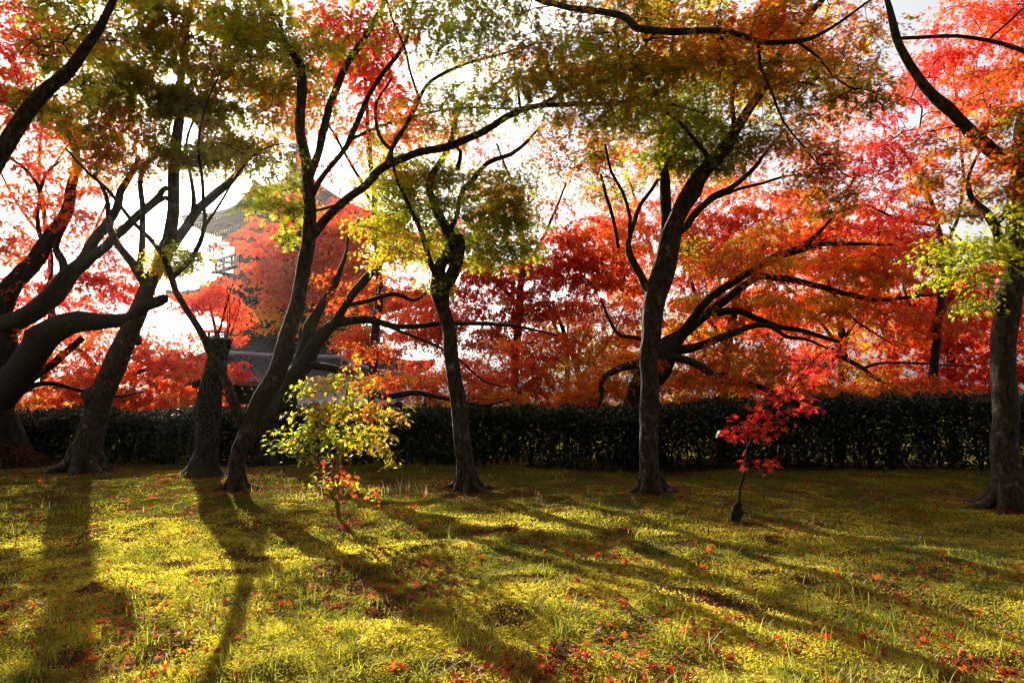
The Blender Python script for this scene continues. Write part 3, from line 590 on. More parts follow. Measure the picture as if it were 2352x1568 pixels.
# ------------------------------------------------------------------ maples beyond the hedge
def behind(label, base_px, YY, trunk, blobs, leaf=.06, group='maples beyond the hedge', **k):
    b = at(base_px, 1000, YY); b[2] = float(gz(b[0], b[1]))
    pyb = 784-F*((b[2]-EYE)*math.cos(PITCH)-b[1]*math.sin(PITCH))/(b[1]*math.cos(PITCH)+(b[2]-EYE)*math.sin(PITCH))
    limbs = []
    for i, L in enumerate(trunk):
        if i == 0: limbs.append([(base_px, pyb, L[0][2]*1.3, YY)]+[(x, y, w_, YY) for x, y, w_ in L])
        else: limbs.append([(x, y, w_, YY+.2*i) for x, y, w_ in L])
    return grow_tree('maple_tree', label, b, limbs, blobs, leaf=leaf, far=True, bark_m=M_BARK_DARK, group=group, spray_r=.6, twig=.004, **k)

behind('pink-red maple in front of the pagoda roofs, seen behind the slim forked maple', 700, 32,
 [[(705,960,26),(700,840,24),(690,720,20),(660,640,12),(655,520,7)],[(700,840,16),(740,700,12),(760,560,8)],[(695,760,12),(600,620,7),(585,540,4)],[(700,800,12),(800,680,9),(830,560,5)]],
 [(620,560,60,60,32,1,1.5,[RD,RD,CR]),(720,560,90,70,32,1,1.7,[RD,OR,CR]),(800,520,80,60,32,1,1.5,[RD,OR]),(640,640,70,50,32,1,1.6,[RD,OR]),(750,660,90,50,32,1,1.5,[OR,RD]),
  (840,600,70,60,32,1,1.3,[OR,RD]),(690,470,60,40,32,1,1.1,[RD,CR]),(600,620,40,40,32,.8,1.0,[RD]),(780,750,90,40,32,.8,1.0,[OR,BR]),(820,470,60,30,32,.8,.7,[RD]),(900,560,50,50,32,.8,.8,[OR,RD]),(720,620,90,60,31.5,1,1.5,[OR,RD]),(620,720,40,44,31.5,.6,1,[OR,GO,BR]),(650,680,40,40,31.5,.6,1.1,[OR,RD]),(740,640,60,50,31.5,1,1.2,[OR,RD]),(820,640,60,50,31.5,1,1,[OR,RD]),(700,740,50,30,32,1,1,[OR,BR])], leaf=.085, dens=.6)
behind('small scarlet maple low in front of the pagoda beside the ivy-clad stump', 520, 23,
 [[(515,960,14),(510,850,11),(495,760,8),(480,690,5)],[(505,820,7),(530,740,5),(545,700,3)],[(520,900,8),(560,860,5),(585,840,3)]],
 [(470,690,60,36,23,.7,1.3,[RD,CR]),(520,720,40,40,23,.6,1.1,[RD]),(500,655,60,20,23,.6,1.1,[RD]),(490,555,50,22,23,.6,.8,[RD]),(440,700,30,30,23,.5,.9,[RD,OR]),(555,850,32,20,23,.4,1.3,[RD,CR]),
  (545,940,40,18,23,.4,1.2,[RD,CR]),(530,1000,30,30,23,.3,1,[RD]),(545,780,18,14,23,.3,.9,[RD])], leaf=.065)
behind('bright orange-red maple glowing low beyond the hedge at the left', 250, 17,
 [[(245,940,22),(240,880,20),(200,820,14),(140,780,8)],[(242,890,14),(330,850,9),(400,830,5)],[(240,900,10),(120,890,7),(60,900,4)]],
 [(330,840,110,50,17,1,1.8,[OR,RD]),(430,830,60,50,16.8,1,1.7,[RD,OR]),(220,850,110,40,17,1,1.3,[OR,RD]),(120,880,100,36,17.4,1,1.0,[OR,RD]),(330,910,120,36,16.6,.8,2.0,[OR,OR,RD]),
  (200,920,120,30,16.8,.8,1.7,[OR,RD]),(430,910,60,36,16.4,.8,1.8,[RD,OR]),(70,930,90,26,17,.8,1.3,[OR,GO]),(280,780,80,26,17.4,.8,.8,[RD,OR]),(380,770,60,24,17.4,.8,.7,[RD]),(160,760,70,24,18,.8,.5,[RD]),(-80,900,90,50,17,1,1.4,[OR,RD])])
behind('thin pink-red maple scattered against the white sky beyond the massive mossy one', 90, 19,
 [[(100,960,24),(105,850,20),(120,700,16),(110,560,12),(90,400,8),(100,260,5)],[(115,680,9),(200,560,7),(260,430,4)],[(108,560,8),(30,450,6),(-20,350,4)],[(95,420,6),(180,300,4)]],
 [(60,440,110,50,19,1,.55,[RD,OR]),(180,400,90,50,19,1,.5,[RD,OR]),(40,560,90,40,19,1,.5,[RD,OR]),(160,540,80,40,19,1,.5,[RD,CR]),(270,520,50,40,19,1,.35,[RD,OR]),(80,680,110,40,19,1,.6,[RD,CR]),(220,690,90,40,19,1,.8,[RD,CR]),
  (320,640,60,30,19,1,.6,[RD,OR]),(100,320,110,40,19,1,.5,[RD,OR]),(30,220,80,60,19,1,.5,[RD,OR]),(170,760,100,30,19,1,.8,[RD,OR]),(40,800,70,30,19,1,.7,[RD,OR]),(300,740,60,26,19,1,.6,[RD]),(80,60,110,60,19,1,.5,[RD,OR]),(200,200,80,50,19,1,.4,[RD,OR])], leaf=.07)
behind('deep red maple high behind the slim forked maple trunk', 830, 15.5,
 [[(850,950,22),(860,800,20),(870,650,18),(860,500,15),(850,350,12),(840,220,8),(830,80,5)],[(860,480,9),(780,330,7),(700,200,4)],[(860,420,8),(920,300,6),(960,220,4)]],
 [(800,60,110,60,15,1,1.2,[MA,RD,CR]),(880,90,60,60,15,.9,1.3,[CR,RD]),(760,160,110,60,15.2,1,1.2,[MA,RD]),(860,190,90,60,15.4,1,1.3,[CR,RD,MA]),(800,270,110,40,15.4,1,1.0,[RD,MA,OR]),
  (720,60,90,50,15,.9,1,[MA,RD]),(650,200,60,60,15.4,.9,.7,[RD,OR]),(870,310,80,40,15.6,.9,.9,[RD,OR]),(930,260,60,40,15.6,.9,.8,[RD,CR]),(640,300,60,40,15.6,.9,.5,[RD,OR]),(560,180,50,30,15.6,.9,.6,[CR,RD]),
  (780,390,90,26,16,.8,.5,[RD]),(860,430,50,24,16,.8,.5,[RD,CR]),(820,-80,160,60,15,1,.9,[MA,RD])], leaf=.055)
behind('red maple showing behind the crooked maple, its top open against the sky', 1180, 18.5,
 [[(1180,960,22),(1185,820,20),(1195,680,17),(1200,560,13),(1180,440,8),(1140,330,5)],[(1195,640,10),(1260,520,7),(1300,420,4)],[(1190,700,10),(1110,600,7),(1080,480,5)]],
 [(1010,300,80,40,18,1,.6,[RD,OR]),(1100,330,70,40,18,1,.7,[RD,OR]),(1180,430,60,30,18,1,.6,[RD,OR]),(1250,490,60,30,18,1,.5,[RD,RD]),(1160,620,110,50,18.6,1,1.4,[RD,RD,MA]),(1060,640,80,40,18.6,1,1.2,[RD,MA]),
  (1270,580,90,50,18.6,1,1.5,[RD,RD]),(1220,680,110,50,18.4,1,1.7,[RD,MA,OR]),(1100,760,110,50,18.6,1,1.5,[MA,RD]),(960,740,90,40,19,1,1.2,[RD,OR]),(1020,690,90,40,19,1,1.2,[RD,OR,MA]),(1230,780,110,50,18.2,1,1.3,[MA,OR]),(1150,870,120,50,18,1,1.6,[MA,BR,OR]),
  (980,880,90,40,18.4,1,1,[BR,OR,MA]),(940,440,60,40,19,1,.5,[RD,OR]),(1080,520,80,40,19,1,.7,[RD,OR]),(1000,560,70,50,19,1,.7,[RD,OR]),(1130,470,60,40,19,1,.6,[OR,RD]),(880,400,60,30,19,1,.5,[RD,OR]),(1010,760,60,50,18.6,1,.7,[MA,RD]),(960,560,60,40,24,1,.8,[RD,OR]),(900,680,90,50,24,1,1.3,[RD,OR,MA]),(860,780,90,45,24,1,1.2,[OR,RD,MA]),(980,700,80,50,24,1,1.1,[RD,MA]),(1060,930,110,26,17.6,.8,1.5,[OR,BR])])
behind('red maple with a rounded top just left of the thick maple', 1370, 19.5,
 [[(1340,960,18),(1330,860,15),(1310,800,13),(1290,750,9),(1270,690,5)],[(1320,830,9),(1345,770,7),(1365,720,4)],[(1330,870,7),(1400,780,5),(1440,690,4)]],
 [(1370,560,80,50,19,1,1.7,[RD,OR]),(1440,560,60,60,19,1,1.4,[RD,OR]),(1320,620,80,45,19,1,1.7,[OR,RD]),(1400,660,90,50,19,1,1.7,[RD,OR,OR]),(1310,540,60,26,19.4,1,1.1,[OR,RD]),(1300,720,80,36,19.4,1,1.0,[MA,OR]),
  (1400,760,80,40,19,1,.9,[OR,GO]),(1350,830,110,40,18.6,1,.8,[OR,BR,GO]),(1400,900,110,40,18.4,1,1.5,[OR,BR]),(1260,900,90,40,18.6,1,1.5,[MA,OR]),(1420,480,60,30,19,1,.6,[RD])])
behind('small golden maple seen through a gap left of the thick maple', 1300, 26,
 [[(1302,930,14),(1302,850,13),(1300,800,12),(1280,760,7),(1262,720,4)],[(1300,800,9),(1330,770,6),(1355,730,4)],[(1301,810,6),(1305,740,4)]],
 [(1290,740,60,40,26,1,.8,[GO,OR]),(1340,790,50,40,26,1,.6,[GO,OR]),(1250,820,60,40,26,1,.8,[GO,OR]),(1360,850,60,40,26,1,.9,[OR,GO]),(1420,800,60,50,26,1,.9,[GO,OR])], leaf=.08)
behind('blazing orange-red maple behind the spreading limbs, between the thick maple and the red sapling', 1650, 18.5,
 [[(1660,950,26),(1665,850,24),(1680,740,20),(1700,640,14),(1720,540,8)],[(1670,780,12),(1760,660,9),(1820,560,5)],[(1670,800,12),(1600,680,8),(1570,560,5)]],
 [(1620,500,90,50,18,1,1.2,[RD,OR]),(1720,480,90,45,18,1,1.3,[RD,OR]),(1600,600,80,60,18.4,1,1.6,[OR,RD]),(1720,590,110,60,18.4,1,1.8,[OR,RD]),(1620,720,100,60,18.6,1,1.3,[OR,GO,RD]),(1740,700,110,50,18.6,1,1.5,[OR,RD]),
  (1600,880,90,50,18.4,1,1.4,[OR,MA,O]),(1700,840,110,50,18.4,1,1.1,[OR,MA]),(1660,930,110,34,18,1,1.7,[OR,MA]),(1560,780,60,60,18.8,1,1,[OR,GO]),(1660,400,90,40,18,1,.5,[RD,OR]),(1580,440,50,30,18,1,.5,[RD])])
behind('orange-red maple beyond the hedge whose trunk stands right of the red sapling', 1925, 20,
 [[(1930,960,24),(1932,880,22),(1935,830,20),(1930,740,15),(1900,640,10),(1880,560,6)],[(1932,790,10),(2000,680,8),(2040,600,5)],[(1932,800,9),(1850,700,7),(1800,650,4)]],
 [(1850,470,90,45,19.6,1,1.3,[RD,OR]),(1930,520,90,50,19.6,1,1.6,[OR,RD]),(1840,580,100,50,19.8,1,1.7,[OR,RD]),(2010,540,90,50,19.6,1,1.6,[RD,OR]),(1960,620,110,50,20,1,1.7,[OR,RD]),(1860,700,110,45,20,1,1.2,[OR,MA]),
  (1990,720,100,45,20,1,1.1,[OR,MA,RD]),(1860,800,90,40,20,1,1.0,[MA,OR]),(1980,830,90,45,20,1,.9,[OR,GO]),(1880,890,110,40,19.6,1,1.6,[MA,OR]),(1780,760,70,40,20,1,.9,[MA,CR]),(2000,910,90,34,19.6,1,1.4,[OR,MA])])
behind('scarlet maple beyond the hedge next to the right-edge trunk', 2200, 18.5,
 [[(2190,960,24),(2185,860,22),(2180,760,18),(2170,660,12),(2150,560,7)],[(2182,790,10),(2260,690,8),(2290,620,4)],[(2185,820,9),(2100,720,7),(2070,640,4)]],
 [(2110,580,80,45,18.4,1,1.4,[RD,OR]),(2190,650,90,50,18.4,1,1.7,[RD,RD,OR]),(2270,620,80,50,18.2,1,1.3,[RD]),(2110,700,90,50,18.6,1,1.7,[RD,OR]),(2230,750,100,50,18.4,1,1.8,[RD,RD,OR]),(2110,800,100,45,18.6,1,1.5,[MA,RD]),
  (2230,850,100,50,18.2,1,1.9,[MA,RD]),(2130,900,100,36,18.2,1,1.5,[OR,MA]),(2320,720,50,90,18.4,1,1.5,[RD,OR]),(2420,750,110,130,18.4,1.2,1.5,[RD,OR]),(2330,880,60,50,18,1,1.5,[RD,MA]),(2240,920,90,24,17.8,.8,1.4,[RD,MA])])
behind('dark-trunked maple far off between the orange maples, right of the red sapling', 2050, 25,
 [[(2050,930,34),(2048,860,32),(2046,800,28),(2030,740,18),(2000,680,10)],[(2048,820,14),(2090,760,10),(2140,700,6)]],
 [(2040,660,100,50,25,1.5,1.3,[OR,MA]),(1980,760,90,40,25,1.5,.8,[OR,GO]),(2120,760,90,40,25,1.5,.9,[MA,OR]),(2060,900,110,36,25,1.5,1.3,[OR,MA]),(2180,700,90,50,25,1.5,1,[MA,RD])], leaf=.08)
behind('purplish red maple far off behind the orange maple limbs', 1775, 26,
 [[(1770,930,18),(1768,860,17),(1770,800,16),(1740,740,9),(1710,700,5)],[(1769,820,9),(1810,760,6)]],
 [(1760,740,80,40,26,1.5,.9,[MA,CR]),(1700,830,100,40,26,1.5,.9,[MA,O]),(1830,830,90,40,26,1.5,.9,[MA,CR]),(1760,900,120,36,26,1.5,1.3,[MA,O]),(1650,740,80,40,26,1.5,.8,[MA,OR]),(1560,880,60,50,26,1.5,1.2,[O,MA])], leaf=.08)
behind('crimson maple with open sprays against the white sky at the upper right', 2120, 13.2,
 [[(2140,950,20),(2150,800,18),(2165,640,15),(2150,500,11),(2110,400,8),(2060,330,5)],[(2150,520,8),(2060,500,6),(1990,470,4)],[(2160,600,9),(2210,450,7),(2200,250,6),(2180,100,4)],[(2200,300,6),(2280,180,4)]],
 [(2030,310,60,30,13,.8,1.2,[CR,RD]),(2060,370,80,30,13,.8,1.1,[CR,RD]),(1990,380,50,26,13,.8,.9,[CR]),(2090,430,70,26,13,.8,1.0,[RD,CR]),(2040,500,80,30,13,.8,.9,[RD,CR]),(2120,490,50,24,13,.7,.9,[RD]),
  (1980,450,60,26,13,.7,.5,[RD]),(2150,120,70,60,12.8,.9,1.0,[RD,CR]),(2230,200,80,50,12.8,.9,.9,[RD,OR]),(2290,100,80,60,12.8,.9,.9,[RD,CR]),(2090,200,50,50,12.8,.8,.8,[CR,RD]),(2230,40,90,40,12.8,.8,.7,[RD]),
  (2330,210,40,60,12.8,.8,.9,[RD,CR]),(2180,260,60,36,12.8,.7,.7,[RD]),(1960,240,70,50,13,.8,.5,[RD,OR]),(1900,330,70,40,13,.8,.5,[RD]),(2100,560,80,26,13.2,.7,.7,[RD,CR]),(2300,-90,160,60,12.8,1,.7,[RD]),(2330,30,60,60,12.6,.8,.8,[RD,CR])], leaf=.05)
behind('pale red maple filling the gap between the thick maple and its tall limb', 1480, 22,
 [[(1500,940,16),(1505,800,14),(1510,650,12),(1480,520,8),(1440,400,5)],[(1505,600,6),(1590,470,4)]],
 [(1330,420,60,40,21,1,.5,[OR,RD]),(1400,500,70,40,21,1,.6,[RD,OR]),(1480,480,60,40,21,1,.7,[RD]),(1560,500,50,60,21,1,.8,[RD,OR]),(1470,640,60,50,21,1,1.2,[RD,OR]),(1460,800,60,60,21,1,1.2,[OR,GO]),(1440,930,80,30,20,1,1.4,[OR,BR]),
  (1250,300,60,40,21,1,.4,[OR,RD]),(1480,360,70,40,21,1,.6,[RD,OR]),(1700,420,70,30,21,1,.6,[RD]),(1380,330,60,40,21,1,.5,[OR])], leaf=.065)

# unseen grove maples, added round the photographer to hold back sky light
for (tx, ty, hh, lab) in ((-5.5, -3.5, 7, 'maple standing behind the photographer on the left of the lawn'), (0.5, -6.5, 8, 'maple standing behind the photographer in line with the lawn'), (6, -3, 7.5, 'maple standing behind the photographer on the right of the lawn'),
                          (-11, 2.5, 7.5, 'maple standing outside the left of the picture beside the lawn'), (11.5, 3.5, 7.5, 'maple standing outside the right of the picture beside the lawn'), (-4, -11, 8, 'maple standing far behind the photographer to the left'), (8, -10, 8, 'maple standing far behind the photographer to the right')):
    g = float(gz(tx, ty)); b = np.array([tx, ty, g])
    lim = [[(tx, g, .36, ty), (tx+.1, 1.2, .3, ty), (tx-.1, 2.4, .27, ty+.1), (tx+.2, 4, .2, ty), (tx, hh-1, .1, ty)]]
    bl = []
    for k in range(7):
        a = k*.9+tx; dx, dy = math.cos(a), math.sin(a)
        lim.append([(tx, 1.8+.35*k, .14, ty), (tx+dx*1.0, 2.7+.4*k, .09, ty+dy*1.0), (tx+dx*2.4, 3.3+.5*k, .04, ty+dy*2.4)])
        for rr_, zz in ((1.3, 2.9+.5*k), (2.6, 2.6+.5*k)):
            bl.append((tx+dx*rr_, zz, 1.5, .5, ty+dy*rr_, 1.4, 1.0, [[O, BR, OR, RD][k % 4], OR]))
    if ty > -5:  # limbs stretched over the lawn above the frame to cut sky light
        for ex, ey in ((tx*.75, 1.0), (tx*.45, 3.6), (tx*.85, 5.4), (tx*.15, 1.2)):
            ez = 6.6+rng.uniform(0, .8)
            lim.append([(tx, 3.4, .13, ty), ((tx+ex)/2, 5.2, .09, (ty+ey)/2), (ex, ez, .03, ey)])
            bl.append((ex, ez+.2, 2.2, .5, ey, 1.7, 1.9, [O, BR]))
    grow_tree('maple_tree', lab, b, lim, bl, leaf=.10, far=True, world=True, spray_r=.8, twig=.004, group='unseen maples added round the lawn')

# ------------------------------------------------------------------ ivy-clad stump
b = gb(468, 1092); YK = b[1]
root = empty('tree_stump', b, 'tall sawn-off trunk clad in black ivy between two maples at the left', 'stump')
V, Fq = [], []
pts = [(*at(x, y, YK), wd/F*YK/2) for x, y, wd in [(468,1096,58),(470,1070,54),(476,1020,50),(478,970,48),(479,925,54),(484,895,43),(492,865,48),(500,820,40),(508,779,46)]]
tube(smooth_line(pts, .07), 18, V, Fq, .1, cap=True, flare=True)
mesh_obj('trunk', np.concatenate(V), np.concatenate(Fq), M_BARK_DARK, root, smooth=True)
top = np.array(pts[-1][:3]); V, Fq = [], []
tube(np.array([[*top+[0,0,-.01], pts[-1][3]*.97],[*top+[0,0,.012], pts[-1][3]*.95],[*top+[0,0,.02], pts[-1][3]*.9],[*top+[0,0,.022], .01]]), 18, V, Fq, .05)
mesh_obj('cut_face', np.concatenate(V), np.concatenate(Fq), M_CUT, root)
line = smooth_line(pts, .05); n = 2600
i = rng.integers(0, len(line), n); keep = rng.uniform(0, 1, n) < np.where(i/len(line) > .25, 1, .25)
i = i[keep]; n = len(i); a = rng.uniform(0, 6.28, n); rr = line[i, 3]*(1.0+.12*np.abs(noise2(a*1.3, i*.12, 5)))+rng.uniform(0, .02, n)
P = line[i, :3]+np.stack([np.cos(a)*rr, np.sin(a)*rr, rng.normal(0, .03, n)], 1)
Vl, Fl = place(RHOMB, P, rng.uniform(.03, .055, n), rng.uniform(0, 6.28, n), a, rng.uniform(.8, 1.7, n))
mesh_obj('ivy', Vl, Fl, M_HEDGE, root, np.repeat(np.array([.016, .022, .012])*rng.uniform(.5, 1.7, (n, 1)), 4, 0))
V, Fq = [], []
for s in range(7):
    px, py = rng.uniform(480, 560), rng.uniform(600, 700); q = at(rng.uniform(488, 525), 782, YK+.02); e = at(px, py, YK+rng.uniform(-.2, .3))
    tube(smooth_line([(*q, .008), (*((q+e)/2+rng.normal(0, .05, 3)), .006), (*e, .002)], .1), 5, V, Fq)
mesh_obj('shoot', np.concatenate(V), np.concatenate(Fq), M_BARK_DARK, root, smooth=True)

# ------------------------------------------------------------------ saplings
b = gb(780, 1192); Ys = b[1]
M_STEM = solid('young_bark', [(.10, .09, .03), (.2, .17, .06)], 30, .7, .1)
M_STEMD = solid('sapling_bark', [(.05, .04, .025), (.13, .11, .08)], 30, .7, .1)
grow_tree('maple_sapling', 'sunlit yellow-green maple sapling with orange tips standing alone on the moss', b, [
 [(780,1192,9,Ys),(776,1150,8,Ys),(774,1090,8,Ys),(777,1030,7,Ys),(785,970,6,Ys),(795,910,6,Ys),(805,850,3,Ys)],
 [(779,1188,7,Ys),(768,1130,6,Ys-.03),(762,1080,5,Ys-.05),(754,1020,6,Ys-.08),(735,970,4,Ys-.1)],
 [(776,1090,8,Ys),(786,1040,7,Ys+.05),(810,980,6,Ys+.08),(845,940,4,Ys+.1)]],
 [(750,880,50,22,7,.35,1.1,[LM,GO]),(700,890,30,16,6.9,.3,.9,[LM]),(810,870,50,20,7,.35,1.0,[LM,OR,GO]),(815,835,22,12,7,.15,.9,[OR,GO]),(855,890,30,18,7,.25,.8,[GO,OR]),
  (735,940,60,20,6.95,.35,1.1,[GO,LM]),(800,930,60,28,7,.35,1.2,[LM,LM,GO]),(865,940,40,20,7.1,.3,1.0,[LM,GO,OR]),(690,990,46,16,6.9,.3,1.1,[LM,LM]),(740,1000,50,20,6.95,.35,1.2,[LM,G_]),
  (665,1018,36,12,6.85,.2,1.1,[LM]),(800,985,50,20,7,.35,1.0,[LM,G_]),(820,1020,44,14,7.05,.3,1.0,[LM,GO]),(870,1000,24,36,7.1,.25,.9,[GO,O]),(898,1050,14,30,7.1,.15,.8,[LM,O]),(905,960,30,18,7.1,.25,.7,[O,GO]),
  (700,1040,22,12,6.9,.2,.8,[LM]),(745,1050,24,12,7,.2,.6,[LM,RD]),(735,1108,36,14,6.95,.2,.9,[LM,OR,GO]),(800,1110,30,18,7,.2,.9,[LM,RD,GO]),(770,1080,18,12,7,.15,.7,[OR,RD]),(862,1122,22,10,7,.15,.8,[OR,LM])],
 leaf=.043, dens=.42, bark_m=M_STEM, flare=False, cat='sapling', spray_r=.17, twig=.0016, template=STAR, crown_name='foliage', lumpy=.03, droop=.6)
b = gb(1695, 1196); Yr = b[1]
grow_tree('maple_sapling', 'spindly scarlet maple sapling leaning right from a dark stub at the right of the lawn', b, [
 [(1693,1202,34,Yr),(1693,1188,27,Yr),(1697,1174,30,Yr),(1694,1163,21,Yr),(1698,1155,15,Yr)],
 [(1698,1160,7,Yr),(1700,1120,6,Yr),(1710,1085,6,Yr),(1716,1050,6,Yr),(1722,1018,6,Yr),(1745,985,5,Yr),(1775,945,5,Yr),(1805,905,4,Yr),(1835,870,4,Yr),(1870,825,3,Yr),(1915,790,2,Yr)],
 [(1714,1060,5,Yr),(1716,1020,4,Yr),(1718,985,3,Yr)]],
 [(1742,1056,56,10,6.9,.12,1.15,[CR,CR,RD]),(1690,985,36,20,6.85,.12,1.15,[CR]),(1740,980,44,14,6.9,.12,1.1,[CR,CR,RD]),(1765,940,44,16,6.9,.15,1.2,[CR,RD]),(1800,905,56,18,6.9,.15,1.0,[CR,RD]),(1850,935,22,14,6.9,.1,.9,[CR]),
  (1840,870,44,20,6.9,.15,1,[CR,RD]),(1880,830,50,20,6.95,.15,.9,[CR]),(1930,800,36,18,6.95,.15,.8,[CR,RD]),(1820,820,34,14,6.9,.15,.8,[CR])],
 leaf=.062, dens=.5, bark_m=M_BARK_DARK, flare=False, cat='sapling', spray_r=.14, twig=.0014, template=STAR7, crown_name='foliage', lumpy=.25, droop=.5)
b = gb(1007, 1060); Yo = b[1]
grow_tree('maple_sapling', 'tiny orange maple sapling in the shade against the hedge left of the crooked trunk', b, [
 [(1007,1060,5,Yo),(1006,1030,5,Yo),(1004,1000,4,Yo),(1002,970,3,Yo)]],
 [(1002,968,26,10,Yo,.12,1.0,[OR,GO]),(990,992,34,9,Yo,.12,1.0,[GO,BR]),(1015,985,20,8,Yo,.1,.8,[OR])],
 leaf=.045, bark_m=M_STEMD, flare=False, cat='sapling', spray_r=.14, twig=.0016, template=STAR, crown_name='foliage', droop=.4)

# ------------------------------------------------------------------ hedge
root = empty('hedge', (0, 12.3, float(gz(0, 12.3))), 'long clipped evergreen hedge, nearly black in shade, running behind the maples', 'hedge')
def hedge_top(x): return .05*np.clip(noise2(x*9, x*0, 16), 0, 1)**2*2+ np.interp(x, [-14, -8, 0, 8, 14], [.86, .93, 1.03, 1.22, 1.28])+.045*noise2(x*1.1, x*0, 9)+.035*noise2(x*3.7, x*0, 10)
n = 200000; x = rng.uniform(-15, 13, n); hz = hedge_top(x); u = rng.uniform(-.5, .5, n); t = rng.uniform(0, 1, n)**.75
# thicker at the skin and the top, thin near the ground
thin = (t < .5) & (noise2(x*2.3, t*3+40, 12)+.55*noise2(x*7, t*9, 13) > .62)
keep = ~thin | (rng.uniform(0, 1, n) < .3)
x, hz, u, t = x[keep], hz[keep], u[keep], t[keep]; n = len(x)
y = hedge_y(x)+.10*noise2(x*.7, x*0, 17)+u*.95*(1+.3*noise2(x*1.4, t*2.2, 14)+.15*noise2(x*5, t*6, 18)); z = gz(x, y)+.03+t*(hz+.07*noise2(x*3, y*3, 15)+.05*noise2(x*8, y*8, 19))-.1*np.abs(u)*2*(t > .8)
P = np.stack([x, y, z], 1)
Vl, Fl = place(RHOMB, P, rng.uniform(.05, .09, n), rng.uniform(0, 6.28, n), rng.uniform(0, 6.28, n), rng.uniform(.1, 1.5, n))
c = np.array([.024, .046, .012])*rng.uniform(.5, 1.8, (n, 1))*np.where(rng.uniform(0, 1, (n, 1)) < .04, [[2.2, 1.6, 1]], [[1, 1, 1]])
mesh_obj('foliage', Vl, Fl, M_HEDGE, root, np.repeat(c, 4, 0))
V, Fq = [], []
for k in range(190):
    hx = -15+28*(k+.5)/190+rng.normal(0, .05); hy = hedge_y(hx)+rng.uniform(-.25, .25); g = float(gz(hx, hy))
    for s in range(3):
        e = np.array([hx+rng.normal(0, .15), hy+rng.normal(0, .15), g+rng.uniform(.7, .95)])
        a0 = np.array([hx, hy, g-.05]); mid = (a0+e)/2+rng.normal(0, .04, 3)
        tube(smooth_line([(*a0, .014), (*mid, .010), (*e, .004)], .2), 5, V, Fq)
mesh_obj('stems', np.concatenate(V), np.concatenate(Fq), M_BARK_DARK, root, smooth=True)

# ------------------------------------------------------------------ box building helper
def boxes(L):
    V, Fq = [], []; k = 0
    for (c, s, rz) in L:
        c = np.array(c, float); h = np.array(s, float)/2
        q = np.array([(x, y, z) for x in (-1, 1) for y in (-1, 1) for z in (-1, 1)])*h
        cr, sr = math.cos(rz), math.sin(rz)
        q = np.stack([q[:, 0]*cr-q[:, 1]*sr, q[:, 0]*sr+q[:, 1]*cr, q[:, 2]], 1)+c
        V.append(q); Fq.append(np.array([(0,1,3,2),(4,6,7,5),(0,4,5,1),(2,3,7,6),(0,2,6,4),(1,5,7,3)])+k); k += 8
    return np.concatenate(V), np.concatenate(Fq)

# wooden post with a box, by the hedge
b = gb(990, 1052); Yp = b[1]; s = Yp/F
root = empty('wooden_post', b, 'dark wooden post with boxed head and three pegs, in the hedge behind the tiny sapling', 'post')
c = lambda px, py: at(px, py, Yp)
bx = b[0]; z0 = b[2]; zb = c(990, 1000)[2]; zt = c(990, 943)[2]
V, Fq = boxes([((bx, Yp, (z0+zb)/2-.05), (26*s, 26*s, zb-z0+.1), 0)]); mesh_obj('post', V, Fq, M_WOOD, root)
V, Fq = boxes([((bx, Yp, (zb+zt)/2), (40*s, 34*s, zt-zb), 0), ((bx, Yp-17*s-.006, (zb+zt)/2), (30*s, .012, (zt-zb)*.7), 0)]); mesh_obj('box', V, Fq, M_WOOD, root)
V, Fq = boxes([((bx, Yp, zt+.012), (54*s, 46*s, .024), 0), ((bx, Yp, zt+.034), (38*s, 34*s, .02), 0)]); mesh_obj('cap', V, Fq, M_WOOD, root)
for k, (dx, h) in enumerate(((-14, 24), (-4, 16), (6, 13))):
    V, Fq = boxes([((bx+dx*s, Yp, zt+.044+h*s/2), (5*s, 5*s, h*s), 0)]); mesh_obj('peg', V, Fq, M_WOOD, root)

# ------------------------------------------------------------------ pile of dead leaves and low plants
c0 = at(-10, 1045, 12.2); c0[2] = float(gz(c0[0], c0[1])); n = 5200
q = np.sqrt(rng.uniform(0, 1, n)); a = rng.uniform(0, 6.28, n); rx = .95*q
P = c0+np.stack([rx*np.cos(a), .55*q*np.sin(a), np.maximum(.46*(1-q**1.6)+rng.normal(0, .015, n), 0)], 1)
Vl, Fl = place(TRI, P, rng.uniform(.03, .05, n), rng.uniform(0, 6.28, n), rng.uniform(0, 6.28, n), rng.uniform(0, 1.2, n))
o = mesh_obj('leaf_pile', Vl, Fl, M_FALLEN, None, np.repeat(np.array([(.16,.05,.025),(.12,.06,.03),(.22,.07,.02)])[rng.integers(0, 3, n)]*rng.uniform(.5, 1.2, (n, 1)), len(TRI[0]), 0), origin=c0)
tag(o, 'heap of dead reddish-brown leaves against the hedge at the left edge', 'leaf pile')
